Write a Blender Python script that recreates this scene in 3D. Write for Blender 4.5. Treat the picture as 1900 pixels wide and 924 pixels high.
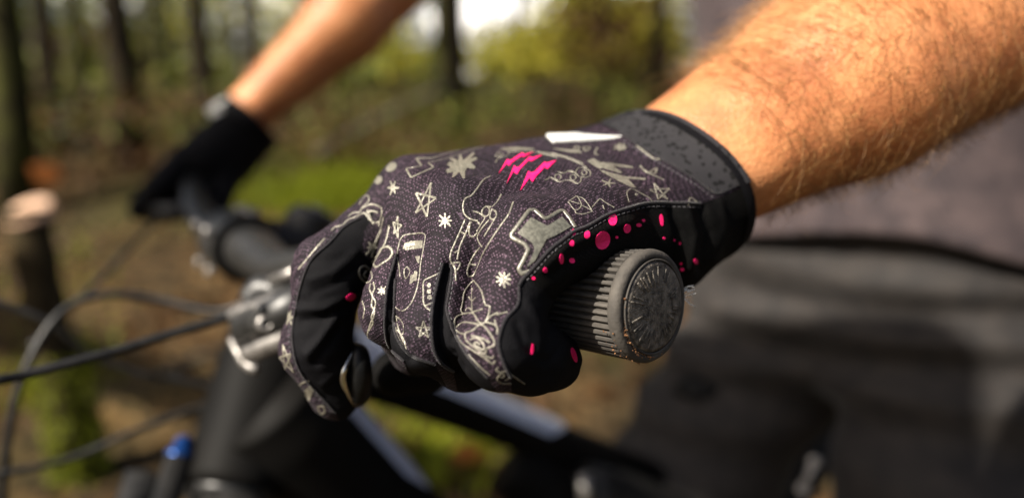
import bpy, bmesh, math, random
import numpy as np
import time
_T0 = time.time()
def lap(n): print('LAP', n, round(time.time() - _T0, 1))
from mathutils import Vector, Matrix
from mathutils.bvhtree import BVHTree
from mathutils.geometry import delaunay_2d_cdt

rng = np.random.default_rng(7)
random.seed(7)
scene = bpy.context.scene
COL = scene.collection
for o in list(bpy.data.objects):
    bpy.data.objects.remove(o, do_unlink=True)

# ------------------------------------------------------------------ camera
FPX = 1290.0                      # focal length in pixels of the 1900 px wide photograph
PITCH = math.radians(9.8)
CAMZ = 1.10
cam_data = bpy.data.cameras.new('camera')
cam = bpy.data.objects.new('camera', cam_data)
COL.objects.link(cam)
cam.location = (0, 0, CAMZ)
cam.rotation_euler = (math.radians(90) - PITCH, 0, 0)
cam_data.sensor_width = 36.0
cam_data.lens = 36.0 * FPX / 1900.0
cam_data.clip_start = 0.01
cam_data.clip_end = 2000
cam_data.dof.use_dof = True
cam_data.dof.focus_distance = 0.210
cam_data.dof.aperture_fstop = 3.2
cam_data.dof.aperture_blades = 0
scene.camera = cam

# ------------------------------------------------------------------ sky and sun
SUN = Vector((-0.64, -0.44, 0.63)).normalized()      # towards the sun
elev = math.asin(SUN.z)
azim = math.atan2(SUN.x, SUN.y)
world = bpy.data.worlds.new('World')
scene.world = world
world.use_nodes = True
wn = world.node_tree
wn.nodes.clear()
sky = wn.nodes.new('ShaderNodeTexSky')
sky.sky_type = 'NISHITA'
sky.sun_disc = False
sky.sun_elevation = elev
sky.sun_rotation = azim
sky.air_density = 1.0
sky.dust_density = 4.0
bgn = wn.nodes.new('ShaderNodeBackground')
bgn.inputs['Strength'].default_value = 0.05
out = wn.nodes.new('ShaderNodeOutputWorld')
wn.links.new(sky.outputs[0], bgn.inputs[0])
wn.links.new(bgn.outputs[0], out.inputs[0])
sun_data = bpy.data.lights.new('sun', 'SUN')
sun_data.energy = 5.0
sun_data.angle = math.radians(0.5)
sun_data.color = (1.0, 0.92, 0.80)
sun = bpy.data.objects.new('sun', sun_data)
COL.objects.link(sun)
sun.rotation_euler = (-SUN).to_track_quat('-Z', 'Y').to_euler()
sun.location = SUN * 30

scene.view_settings.view_transform = 'Standard'
scene.view_settings.look = 'None'
scene.view_settings.exposure = 1.15
scene.view_settings.gamma = 1.0
scene.view_settings.use_curve_mapping = False
scene.render.engine = 'CYCLES'
scene.cycles.use_denoising = True
scene.cycles.max_bounces = 6
scene.cycles.diffuse_bounces = 3
scene.cycles.glossy_bounces = 3
scene.cycles.transparent_max_bounces = 6
scene.cycles.sample_clamp_indirect = 4.0
scene.cycles.caustics_reflective = False
scene.cycles.caustics_refractive = False

# ------------------------------------------------------------------ coordinates
# the scene is measured in a frame that stands at the photographer: right, up, ahead (mm)
CP, SP = math.cos(PITCH), math.sin(PITCH)
def cpt(px, py, d):
    return np.array([(px - 950.0) / FPX * d, (462.0 - py) / FPX * d, d], float)
def cam2world(v):
    v = np.atleast_2d(np.asarray(v, float)) / 1000.0
    return np.stack([v[:, 0], v[:, 2] * CP + v[:, 1] * SP, CAMZ + v[:, 1] * CP - v[:, 2] * SP], 1)
def world2cam(p):
    p = np.atleast_2d(np.asarray(p, float))
    x, y, z = p[:, 0], p[:, 1], p[:, 2] - CAMZ
    return np.stack([x, y * SP + z * CP, y * CP - z * SP], 1) * 1000.0
def W(px, py, d):
    return cam2world(cpt(px, py, d))[0]
def topx(c):
    return np.stack([950 + c[:, 0] / c[:, 2] * FPX, 462 - c[:, 1] / c[:, 2] * FPX], 1)
def nrm(v):
    v = np.asarray(v, float)
    return v / np.linalg.norm(v)

# ------------------------------------------------------------------ object helpers
def tag(o, label=None, cat=None, group=None, kind=None):
    if label: o['label'] = label
    if cat: o['category'] = cat
    if group: o['group'] = group
    if kind: o['kind'] = kind
    return o
def empty(name, loc, label=None, cat=None, group=None):
    o = bpy.data.objects.new(name, None)
    o.empty_display_size = 0.05
    COL.objects.link(o)
    o.location = loc
    o['_base'] = tuple(float(x) for x in loc)
    return tag(o, label, cat, group)
def base_of(o):
    while o is not None:
        if '_base' in o: return np.array(o['_base'])
        o = o.parent
    return np.zeros(3)
def mesh_obj(name, verts, faces, mat, parent=None, smooth=True, label=None, kind=None, mats=None, mat_idx=None):
    """verts in world coordinates"""
    v = np.asarray(verts, float).reshape(-1, 3) - base_of(parent)
    me = bpy.data.meshes.new(name)
    me.from_pydata(v.tolist(), [], faces if isinstance(faces, list) else faces.tolist())
    if mats:
        for m in mats: me.materials.append(m)
    elif mat: me.materials.append(mat)
    if mat_idx is not None:
        me.polygons.foreach_set('material_index', np.asarray(mat_idx, np.int32))
    if smooth:
        me.polygons.foreach_set('use_smooth', np.ones(len(me.polygons), bool))
    me.update()
    o = bpy.data.objects.new(name, me)
    COL.objects.link(o)
    if parent is not None: o.parent = parent
    if label: o['label'] = label
    if kind: o['kind'] = kind
    return o

class MB:
    """collects simple shapes (world coordinates) into one mesh"""
    def __init__(s): s.v = []; s.f = []
    def add(s, v, f):
        n = len(s.v)
        s.v += [tuple(map(float, p)) for p in v]
        s.f += [tuple(int(i) + n for i in q) for q in f]
        return s
    def tube(s, pts, r, n=12, cap=True, scale=None, up=None):
        """pts: list of points; r: radius or list; scale: (a,b) flattening"""
        P = np.asarray(pts, float); m = len(P)
        R = np.full(m, r, float) if np.isscalar(r) else np.asarray(r, float)
        T = np.gradient(P, axis=0); T /= np.linalg.norm(T, axis=1)[:, None] + 1e-12
        if up is None:
            up = np.array([0, 0, 1.0]) if abs(T[0][2]) < .9 else np.array([1.0, 0, 0])
        N = np.asarray(up, float) - np.dot(up, T[0]) * T[0]; N /= np.linalg.norm(N)
        sa, sb = scale if scale else (1, 1)
        V = []
        for i in range(m):
            N = N - np.dot(N, T[i]) * T[i]; N /= np.linalg.norm(N) + 1e-12
            B = np.cross(T[i], N)
            for k in range(n):
                a = 2 * math.pi * k / n
                V.append(P[i] + R[i] * (math.cos(a) * N * sa + math.sin(a) * B * sb))
        Fc = []
        for i in range(m - 1):
            for k in range(n):
                k2 = (k + 1) % n
                Fc.append((i * n + k, i * n + k2, (i + 1) * n + k2, (i + 1) * n + k))
        if cap:
            Fc.append(tuple(range(n))[::-1]); Fc.append(tuple((m - 1) * n + k for k in range(n)))
        return s.add(V, Fc)
    def lathe(s, origin, axis, prof, n=32, ref=None):
        """prof: list of (distance along axis, radius)"""
        ax = nrm(axis)
        ref = np.array([0, 0, 1.0]) if ref is None else np.asarray(ref, float)
        N = ref - np.dot(ref, ax) * ax
        if np.linalg.norm(N) < 1e-3: N = np.array([1.0, 0, 0]) - ax[0] * ax
        N = nrm(N); B = np.cross(ax, N)
        V = []; Fc = []
        for (t, r) in prof:
            for k in range(n):
                a = 2 * math.pi * k / n
                V.append(np.asarray(origin) + ax * t + max(r, 1e-5) * (math.cos(a) * N + math.sin(a) * B))
        for i in range(len(prof) - 1):
            for k in range(n):
                k2 = (k + 1) % n
                Fc.append((i * n + k, i * n + k2, (i + 1) * n + k2, (i + 1) * n + k))
        return s.add(V, Fc)
    def box(s, c, ax, ay, az, bev=0.0):
        """centre and three half-axis vectors, corners bevelled"""
        c = np.asarray(c, float); ax = np.asarray(ax, float); ay = np.asarray(ay, float); az = np.asarray(az, float)
        bm = bmesh.new()
        vs = [bm.verts.new(c + i * ax + j * ay + k * az) for i in (-1, 1) for j in (-1, 1) for k in (-1, 1)]
        for q in ((0, 1, 3, 2), (4, 6, 7, 5), (0, 4, 5, 1), (2, 3, 7, 6), (0, 2, 6, 4), (1, 5, 7, 3)):
            bm.faces.new([vs[i] for i in q])
        if bev > 0:
            bmesh.ops.bevel(bm, geom=list(bm.edges), offset=bev, segments=2, affect='EDGES', profile=.5)
        bm.verts.index_update()
        s.add([tuple(v.co) for v in bm.verts], [tuple(v.index for v in f.verts) for f in bm.faces])
        bm.free()
        return s
    def build(s, name, mat, parent=None, smooth=True, label=None, kind=None):
        return mesh_obj(name, s.v, s.f, mat, parent, smooth, label, kind)

def auto_smooth(o, ang=35):
    me = o.data
    bm = bmesh.new(); bm.from_mesh(me)
    for e in bm.edges:
        if len(e.link_faces) == 2 and e.calc_face_angle(0) > math.radians(ang): e.smooth = False
    bm.to_mesh(me); bm.free()
    return o

def spline(ctrl, n=60):
    """Catmull-Rom through control points of any dimension"""
    P = np.asarray(ctrl, float)
    P = np.vstack([2 * P[0] - P[1], P, 2 * P[-1] - P[-2]])
    m = len(P) - 3
    res = []
    for q in np.linspace(0, m - 1e-6, n):
        i = int(q); t = q - i
        p0, p1, p2, p3 = P[i:i + 4]
        res.append(.5 * ((2 * p1) + (-p0 + p2) * t + (2 * p0 - 5 * p1 + 4 * p2 - p3) * t * t + (-p0 + 3 * p1 - 3 * p2 + p3) * t ** 3))
    return np.array(res)

# ------------------------------------------------------------------ materials
def mat_new(name):
    m = bpy.data.materials.new(name); m.use_nodes = True
    nt = m.node_tree
    b = nt.nodes['Principled BSDF']
    return m, nt, b
def node(nt, typ, **kw):
    n = nt.nodes.new(typ)
    for k, v in kw.items():
        if k in n.inputs: n.inputs[k].default_value = v
        else: setattr(n, k, v)
    return n
def ramp(nt, stops, interp='LINEAR'):
    r = nt.nodes.new('ShaderNodeValToRGB')
    r.color_ramp.interpolation = interp
    e = r.color_ramp.elements
    while len(e) > 1: e.remove(e[-1])
    e[0].position = stops[0][0]; e[0].color = (*stops[0][1], 1)
    for p, c in stops[1:]:
        x = e.new(p); x.color = (*c, 1)
    return r
def noise_mat(name, c1, c2, scale=50, rough=.6, detail=4, bump=0, bscale=None, metallic=0, spec=.5, sheen=0, lo=.35, hi=.65, sss=0):
    m, nt, b = mat_new(name)
    tc = node(nt, 'ShaderNodeTexCoord')
    n = node(nt, 'ShaderNodeTexNoise', Scale=scale, Detail=detail)
    nt.links.new(tc.outputs['Object'], n.inputs['Vector'])
    r = ramp(nt, [(lo, c1), (hi, c2)])
    nt.links.new(n.outputs['Fac'], r.inputs[0])
    nt.links.new(r.outputs[0], b.inputs['Base Color'])
    b.inputs['Roughness'].default_value = rough
    b.inputs['Metallic'].default_value = metallic
    b.inputs['Specular IOR Level'].default_value = spec
    if sheen: b.inputs['Sheen Weight'].default_value = sheen
    if bump:
        n2 = node(nt, 'ShaderNodeTexNoise', Scale=bscale or scale * 3, Detail=3.0)
        nt.links.new(tc.outputs['Object'], n2.inputs['Vector'])
        bp = node(nt, 'ShaderNodeBump', Strength=bump, Distance=.001)
        nt.links.new(n2.outputs['Fac'], bp.inputs['Height'])
        nt.links.new(bp.outputs[0], b.inputs['Normal'])
    return m

# ------------------------------------------------------------------ signed distance fields
def d_cone(p, a, b, r1, r2):
    """capsule with a radius that changes along its axis"""
    ba = b - a; l2 = float(ba @ ba)
    t = np.clip(((p - a) @ ba) / l2, 0, 1)
    q = p - a - t[:, None] * ba
    return np.sqrt(np.einsum('ij,ij->i', q, q)) - (r1 + t * (r2 - r1))
def d_ell(p, c, R, r):
    q = (p - c) @ np.asarray(R).T
    k0 = np.linalg.norm(q / r, axis=1); k1 = np.linalg.norm(q / (np.asarray(r) ** 2), axis=1)
    return k0 * (k0 - 1) / (k1 + 1e-9)
def smin(a, b, k):
    h = np.clip(.5 + .5 * (b - a) / k, 0, 1)
    return b + (a - b) * h - k * h * (1 - h)
def smax(a, b, k): return -smin(-a, -b, k)

def mesh_sdf(f, lo, hi, h, refine=2, block=4):
    """surface nets over a sparse grid; returns verts, quads"""
    lo = np.asarray(lo, float); n = np.ceil((np.asarray(hi) - lo) / h / block).astype(int) * block
    nb = n // block
    ctr = np.stack(np.meshgrid(*[lo[i] + (np.arange(nb[i]) + .5) * h * block for i in range(3)], indexing='ij'), -1).reshape(-1, 3)
    dc = f(ctr).reshape(nb)
    near = np.abs(dc) < h * block * 1.9
    D = np.repeat(np.repeat(np.repeat(np.where(dc > 0, 9e3, -9e3), block, 0), block, 1), block, 2).astype(np.float32)
    msk = np.repeat(np.repeat(np.repeat(near, block, 0), block, 1), block, 2)
    idx = np.argwhere(msk)
    vals = np.empty(len(idx), np.float32)
    for s in range(0, len(idx), 400000):
        vals[s:s + 400000] = f(lo + idx[s:s + 400000] * h)
    D[msk] = vals
    S = D < 0
    c = [S[i:n[0] - 1 + i, j:n[1] - 1 + j, k:n[2] - 1 + k] for i in (0, 1) for j in (0, 1) for k in (0, 1)]
    cnt = sum(x.astype(np.int8) for x in c)
    act = (cnt > 0) & (cnt < 8)
    ai = np.argwhere(act)
    vid = -np.ones(act.shape, np.int64); vid[act] = np.arange(len(ai))
    acc = np.zeros((len(ai), 3)); num = np.zeros(len(ai))
    corners = [(i, j, k) for i in (0, 1) for j in (0, 1) for k in (0, 1)]
    dv = {q: D[ai[:, 0] + q[0], ai[:, 1] + q[1], ai[:, 2] + q[2]] for q in corners}
    for q in corners:
        for ax in range(3):
            if q[ax] == 0:
                q2 = tuple(q[i] + (i == ax) for i in range(3))
                a, b = dv[q], dv[q2]
                x = (a < 0) != (b < 0)
                t = np.where(x, a / np.where(a - b == 0, 1, a - b), 0)
                pt = np.array(q, float)[None].repeat(len(ai), 0); pt[:, ax] = t
                acc[x] += pt[x]; num[x] += 1
    V = lo + (ai + acc / num[:, None]) * h
    Q = []
    for ax in range(3):
        o1, o2 = [(1, 2), (2, 0), (0, 1)][ax]
        sl = [slice(None)] * 3; sl2 = [slice(None)] * 3
        sl[ax] = slice(0, -1); sl2[ax] = slice(1, None)
        x = S[tuple(sl)] != S[tuple(sl2)]
        e = np.argwhere(x)
        e = e[(e[:, o1] > 0) & (e[:, o2] > 0) & (e[:, o1] < n[o1] - 1) & (e[:, o2] < n[o2] - 1)]
        ins = S[e[:, 0], e[:, 1], e[:, 2]]
        def vi(d1, d2):
            g = e.copy(); g[:, o1] -= d1; g[:, o2] -= d2
            return vid[g[:, 0], g[:, 1], g[:, 2]]
        q = np.stack([vi(1, 1), vi(0, 1), vi(0, 0), vi(1, 0)], 1)
        q[~ins] = q[~ins][:, ::-1]
        Q.append(q)
    Q = np.concatenate(Q); Q = Q[(Q >= 0).all(1)]
    for _ in range(refine):
        g = sdf_grad(f, V, h * .3)
        d = f(V)
        V = V - np.clip(d, -h, h)[:, None] * g
    return V, Q
def sdf_grad(f, V, e):
    g = np.stack([f(V + np.eye(3)[i] * e) - f(V - np.eye(3)[i] * e) for i in range(3)], 1)
    return g / (np.linalg.norm(g, axis=1)[:, None] + 1e-12)

def vnoise(p, scale, seed=0):
    """smooth value noise, about -1..1"""
    r = np.random.default_rng(seed)
    acc = np.zeros(len(p))
    for i in range(6):
        d = r.normal(size=3); d /= np.linalg.norm(d)
        f_ = scale * r.uniform(.6, 1.7)
        d2 = r.normal(size=3); d2 /= np.linalg.norm(d2)
        acc += np.sin(p @ d * f_ + r.uniform(0, 6.3) + 1.3 * np.sin(p @ d2 * f_ * .7 + r.uniform(0, 6.3)))
    return acc / 3.0

def clip_tris(V, T, s, keep_pos=True):
    """part of a triangle mesh where s > 0 (or < 0), cut along the zero line"""
    if not keep_pos: s = -s
    s = np.where(np.abs(s) < 1e-6, 1e-6, s)
    pos = s[T] > 0; c = pos.sum(1)
    outT = [tuple(t) for t in T[c == 3]]
    V2 = list(map(tuple, V)); cache = {}
    def cut(a, b):
        k = (min(a, b), max(a, b))
        if k not in cache:
            t = s[a] / (s[a] - s[b])
            cache[k] = len(V2); V2.append(tuple(V[a] + t * (V[b] - V[a])))
        return cache[k]
    for t, p in zip(T[(c == 1) | (c == 2)], pos[(c == 1) | (c == 2)]):
        poly = []
        for i in range(3):
            a, b = t[i], t[(i + 1) % 3]
            if p[i]: poly.append(int(a))
            if p[i] != p[(i + 1) % 3]: poly.append(cut(int(a), int(b)))
        for i in range(1, len(poly) - 1): outT.append((poly[0], poly[i], poly[i + 1]))
    V2 = np.array(V2)
    F = np.array(outT, int).reshape(-1, 3)
    used = np.unique(F); mp = -np.ones(len(V2), int); mp[used] = np.arange(len(used))
    return V2[used], mp[F]

def poly_sd(P, poly):
    """signed pixel distance to a polygon, positive inside"""
    poly = np.asarray(poly, float); n = len(poly)
    d = np.full(len(P), 1e9); ins = np.zeros(len(P), bool)
    for i in range(n):
        a, b = poly[i], poly[(i + 1) % n]
        ba = b - a
        t = np.clip(((P - a) @ ba) / (ba @ ba + 1e-12), 0, 1)
        q = P - a - t[:, None] * ba
        d = np.minimum(d, np.hypot(q[:, 0], q[:, 1]))
        c = ((a[1] > P[:, 1]) != (b[1] > P[:, 1]))
        xx = (b[0] - a[0]) * (P[:, 1] - a[1]) / (b[1] - a[1] + 1e-12) + a[0]
        ins ^= c & (P[:, 0] < xx)
    return np.where(ins, d, -d)
# ================================================================== layout of the bicycle cockpit
BAR = np.array([-.563, .826, 0.0])             # along the handlebar, towards the rider's right hand
BACK = np.array([.826, .563, 0.0])             # towards the rear wheel
UPZ = np.array([0, 0, 1.0])
GTIP = W(1213, 569, 211)                       # outer end of the near grip
GDIR = nrm([-.673, .740, -.07])                # along the near grip, inwards
GD_C = nrm([GDIR[0], GDIR[1] * SP + GDIR[2] * CP, GDIR[1] * CP - GDIR[2] * SP])
GT_C = cpt(1213, 569, 211)

# ================================================================== the near glove (distances in mm)
K = dict(
    m2=cpt(772, 360, 253), m3=cpt(790, 388, 237), m4=cpt(862, 412, 225), m5=cpt(972, 455, 212),
    w2=cpt(1195, 308, 288), w3=cpt(1230, 312, 284), w4=cpt(1262, 345, 276), w5=cpt(1285, 385, 268),
    p2=cpt(616, 500, 240), d2=cpt(587, 640, 243), t2=cpt(622, 730, 250),
    p3=cpt(738, 578, 223), d3=cpt(775, 640, 245), t3=cpt(815, 620, 262),
    p4=cpt(800, 622, 209), d4=cpt(862, 668, 230), t4=cpt(905, 650, 252),
    p5=cpt(926, 640, 199), d5=cpt(985, 662, 206), t5=cpt(1026, 668, 220))
# bare near forearm inside the cuff (mm)
AW = [cpt(1240, 288, 280), cpt(1336, 326, 272)]
AM = [cpt(1520, 128, 290), cpt(1596, 176, 284)]
def f_forearm(p):
    return smin(d_cone(p, AW[0], AM[0], 20.5, 30), d_cone(p, AW[1], AM[1], 20.5, 30), 30)
def f_sleeve(p):
    q0 = [AW[0] * 1.35 - AM[0] * .35, AW[1] * 1.35 - AM[1] * .35]
    return smin(d_cone(p, q0[0], AM[0], 20.5 - 3.3, 30), d_cone(p, q0[1], AM[1], 20.5 - 3.3, 30), 30) - 1.7
def march(f, px, py):
    d = nrm([(px - 950) / FPX, (462 - py) / FPX, 1.0]); t = 180.0; best = (9e9, 0)
    for _ in range(200):
        v = f((d * t)[None])[0]
        if v < best[0]: best = (v, t)
        if v < .02 or t > 420: break
        t += max(v * .8, .05)
    return d * best[1]
_pts = np.array([march(f_sleeve, *q) for q in ((1202, 203), (1255, 210), (1303, 240), (1343, 278), (1368, 330), (1377, 372))])
CUT_P = _pts.mean(0)
CUT_N = np.linalg.svd(_pts - CUT_P)[2][2]
ARM_C = nrm(AM[0] + AM[1] - AW[0] - AW[1])
if CUT_N @ ARM_C < 0: CUT_N = -CUT_N
print('cuff plane', CUT_N, 'arm', ARM_C, 'resid', (_pts - CUT_P) @ CUT_N)
def f_palm(p):
    d = d_cone(p, K['m2'], K['w2'], 13.5, 17)
    d = smin(d, d_cone(p, K['m3'], K['w3'], 14, 20), 9)
    d = smin(d, d_cone(p, K['m4'], K['w4'], 13.5, 21), 9)
    d = smin(d, d_cone(p, K['m5'], K['w5'], 12.5, 19), 9)
    d = smin(d, d_cone(p, cpt(1110, 425, 241), cpt(1215, 440, 254), 19, 22.5), 10)      # heel of the hand
    d = smin(d, d_cone(p, cpt(1010, 474, 206), cpt(1105, 425, 224), 10.5, 12.5), 8)          # roll of palm leather over the grip
    w = smin(f_sleeve(p), d_cone(p, cpt(1262, 405, 262), cpt(1262, 405, 262) + ARM_C * 60, 19, 21), 12)
    d = smin(d, w, 9)
    return d
def chain(p, pts, rs, k=3.0):
    d = None
    for i in range(len(pts) - 1):
        e = d_cone(p, pts[i], pts[i + 1], rs[i], rs[i + 1])
        d = e if d is None else smin(d, e, k)
    return d
def f_fingers(p):
    return [chain(p, [K['m2'], K['p2'], K['d2'], K['t2']], [12.0, 11.6, 11.2, 9.2], 6),
            chain(p, [K['m3'], K['p3'], K['d3'], K['t3']], [12.5, 11.3, 10, 8.5]),
            chain(p, [K['m4'], K['p4'], K['d4'], K['t4']], [12.5, 11.5, 10, 8.5]),
            chain(p, [K['m5'], K['p5'], K['d5'], K['t5']], [12.2, 11.8, 11.0, 9.4])]
def f_thumb(p):
    return chain(p, [cpt(1120, 470, 300), cpt(930, 590, 305), cpt(800, 668, 292), cpt(735, 690, 280)], [19, 14, 11.5, 10], 6)
def f_grip(p):
    q = p - (GT_C - GD_C * 3); t = q @ GD_C
    r = np.linalg.norm(q - t[:, None] * GD_C, axis=1)
    return np.maximum(r - 16.4, -t)
def f_glove(p):
    fi = f_fingers(p)
    F = fi[0]
    for x in fi[1:]: F = smin(F, x, .7)
    d = smin(f_palm(p), F, 6.5)
    d = smin(d, f_thumb(p), 5)
    d = smax(d, -f_grip(p), 1.0)
    return smax(d, (p - CUT_P) @ CUT_N, 1.5)
GV, GQ = mesh_sdf(f_glove, (-105, -85, 186), (112, 80, 330), .8, refine=1)
GT_ = np.concatenate([GQ[:, [0, 1, 2]], GQ[:, [0, 2, 3]]])
def mesh_normals(V, T):
    n = np.cross(V[T[:, 1]] - V[T[:, 0]], V[T[:, 2]] - V[T[:, 0]])
    N = np.zeros_like(V)
    for i in range(3): np.add.at(N, T[:, i], n)
    return N / (np.linalg.norm(N, axis=1)[:, None] + 1e-12)
GN = sdf_grad(f_glove, GV, .25)
if (np.einsum('ij,ij->i', mesh_normals(GV, GT_), GN)).mean() < 0: GT_ = GT_[:, ::-1]
# folds and creases of the worn fabric: line in photograph pixels, height mm, width px, fingers it lies on
_fac = -np.einsum('ij,ij->i', GN, GV / np.linalg.norm(GV, axis=1)[:, None])
_grp = np.stack(f_fingers(GV) + [f_palm(GV) - 2.0, f_thumb(GV)], 1).argmin(1)
_px = topx(GV)
def line_dist(P, line):
    d = np.full(len(P), 1e9)
    for a, b in zip(line[:-1], line[1:]):
        a = np.asarray(a, float); b = np.asarray(b, float); ba = b - a
        t = np.clip(((P - a) @ ba) / (ba @ ba), 0, 1)
        q = P - a - t[:, None] * ba
        d = np.minimum(d, np.hypot(q[:, 0], q[:, 1]))
    return d
FOLDS = [([(572, 655), (596, 628), (622, 588)], 1.3, 9, (0,)), ([(585, 672), (606, 645), (632, 606)], -1.0, 8, (0,)), ([(556, 575), (600, 572), (650, 545)], 1.0, 9, (0,)),
         ([(560, 596), (605, 590), (650, 566)], -.9, 8, (0,)), ([(575, 520), (620, 505), (660, 470)], .7, 9, (0,)), ([(600, 710), (625, 690), (650, 660)], .7, 8, (0,)), ([(580, 545), (625, 528), (662, 500)], -.6, 8, (0,)),
         ([(738, 478), (732, 520), (730, 580), (740, 630), (762, 665)], -2.0, 8, (1, 2)), ([(832, 496), (824, 540), (820, 600), (826, 650), (850, 685)], -2.3, 10, (2, 3)),
         ([(672, 470), (676, 540), (690, 620)], .5, 12, (1,)), ([(745, 600), (775, 612), (805, 600)], -.35, 6, (2,)), ([(845, 588), (890, 602), (935, 585)], -.35, 6, (3,)),
         ([(680, 560), (700, 575), (725, 570)], -.3, 6, (1,)), ([(745, 560), (780, 566), (808, 556)], -.25, 6, (2,)),
         ([(1248, 384), (1262, 430), (1256, 490)], -1.6, 10, (4,)), ([(1276, 386), (1290, 436), (1280, 496)], 1.2, 9, (4,)), ([(1304, 384), (1318, 430), (1302, 500)], -1.3, 9, (4,)), ([(1336, 376), (1346, 420), (1326, 480)], .9, 9, (4,)),
         ([(1005, 500), (1050, 458), (1110, 430), (1170, 410)], .8, 9, (4, 3)), ([(1030, 510), (1075, 470), (1130, 446)], -.9, 8, (4, 3)), ([(980, 560), (1000, 600), (1000, 650)], .8, 10, (3,)), ([(960, 600), (975, 640), (1010, 670)], -.7, 8, (3,)),
         ([(1040, 640), (1020, 670), (1030, 705)], -.6, 7, (3,)), ([(880, 420), (950, 372), (1040, 350)], .5, 22, (4,)), ([(1150, 300), (1200, 340), (1240, 372)], -.7, 12, (4,)), ([(1120, 330), (1170, 352), (1215, 376)], .5, 12, (4,)),
         ([(850, 470), (900, 478), (960, 470)], -.4, 14, (3, 4)), ([(770, 440), (810, 450), (850, 445)], -.4, 12, (2, 4)), ([(690, 420), (720, 425), (750, 420)], -.4, 12, (1, 4))]
_disp = -.32 * vnoise(GV, .16, 3) - .14 * vnoise(GV, .45, 5)
_fm = np.isin(_grp, (0, 1, 2, 3))
_disp[_fm] += .22 * vnoise(GV[_fm] * np.array([.5, 2.0, .6]), .33, 9)
_disp[np.abs((GV - CUT_P) @ CUT_N) < 3] = 0
_disp[np.abs(f_grip(GV)) < .6] = 0
for line, amp, wd, gs in FOLDS:
    m_ = np.isin(_grp, gs) & (_fac > -.2)
    _disp[m_] += amp * np.exp(-(line_dist(_px[m_], line) / wd) ** 2)
GV = GV + GN * _disp[:, None]
GN = mesh_normals(GV, GT_)
lap('glove')
GPX = topx(GV)
facing = -np.einsum('ij,ij->i', GN, GV / np.linalg.norm(GV, axis=1)[:, None])
grp_d = np.stack(f_fingers(GV) + [f_palm(GV) - 2.0, f_thumb(GV)], 1)
grp = grp_d.argmin(1)
GLOVE_BVH = BVHTree.FromPolygons([tuple(v) for v in GV], [tuple(t) for t in GT_.tolist()])
print('glove verts', len(GV))

# black panels, as outlines seen from the photographer
IDX_SIDE = [(700, 385), (668, 405), (640, 420), (612, 450), (577, 483), (558, 530), (546, 588), (542, 623), (548, 666), (562, 697), (589, 728), (622, 765), (640, 800), (760, 800), (760, 560), (700, 500), (672, 470), (676, 430)]
MID_RING = [(736, 470), (729, 495), (718, 537), (714, 604), (722, 643), (749, 670), (770, 720), (830, 720), (807, 676), (761, 658), (737, 627), (730, 596), (731, 576), (733, 518)]
RING_PINKY = [(822, 488), (811, 530), (803, 569), (801, 608), (805, 647), (819, 674), (842, 690), (850, 730), (930, 740), (905, 700), (870, 662), (846, 623), (835, 596), (829, 572), (834, 541), (839, 506), (836, 490)]
PALM_LINE = [(1420, 330), (1372, 350), (1330, 368), (1300, 378), (1259, 377), (1203, 377), (1160, 388), (1125, 400), (1090, 420), (1064, 430), (1043, 446), (1021, 463), (991, 496), (971, 517), (963, 530), (961, 565), (940, 590), (930, 612), (925, 640), (933, 669), (948, 700), (952, 800), (1450, 800)]
panel = np.full(len(GV), 30.0)
sd_idx, sd_mr, sd_rp, sd_palm = [poly_sd(GPX, q) for q in (IDX_SIDE, MID_RING, RING_PINKY, PALM_LINE)]
i0 = grp == 0
panel = np.where(i0, -sd_idx, panel)
mm = (grp == 1) | (grp == 2)
panel = np.where(mm, np.minimum(panel, -sd_mr), panel)
mm = (grp == 2) | (grp == 3)
panel = np.where(mm, np.minimum(panel, -sd_rp), panel)
mm = (grp == 3) | (grp == 4)
panel = np.where(mm, np.minimum(panel, -sd_palm), panel)
mm = (facing < .0) & ((grp == 1) | (grp == 2) | (grp == 3))
panel = np.where(mm, -30, panel)
mm = (facing < .0) & (grp == 4)
panel = np.where(mm, np.clip((GN[:, 1] - .15) * 60, -30, 30), panel)
panel = np.where(grp == 5, -30, panel)
panel = np.clip(panel, -12, 12)
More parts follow.
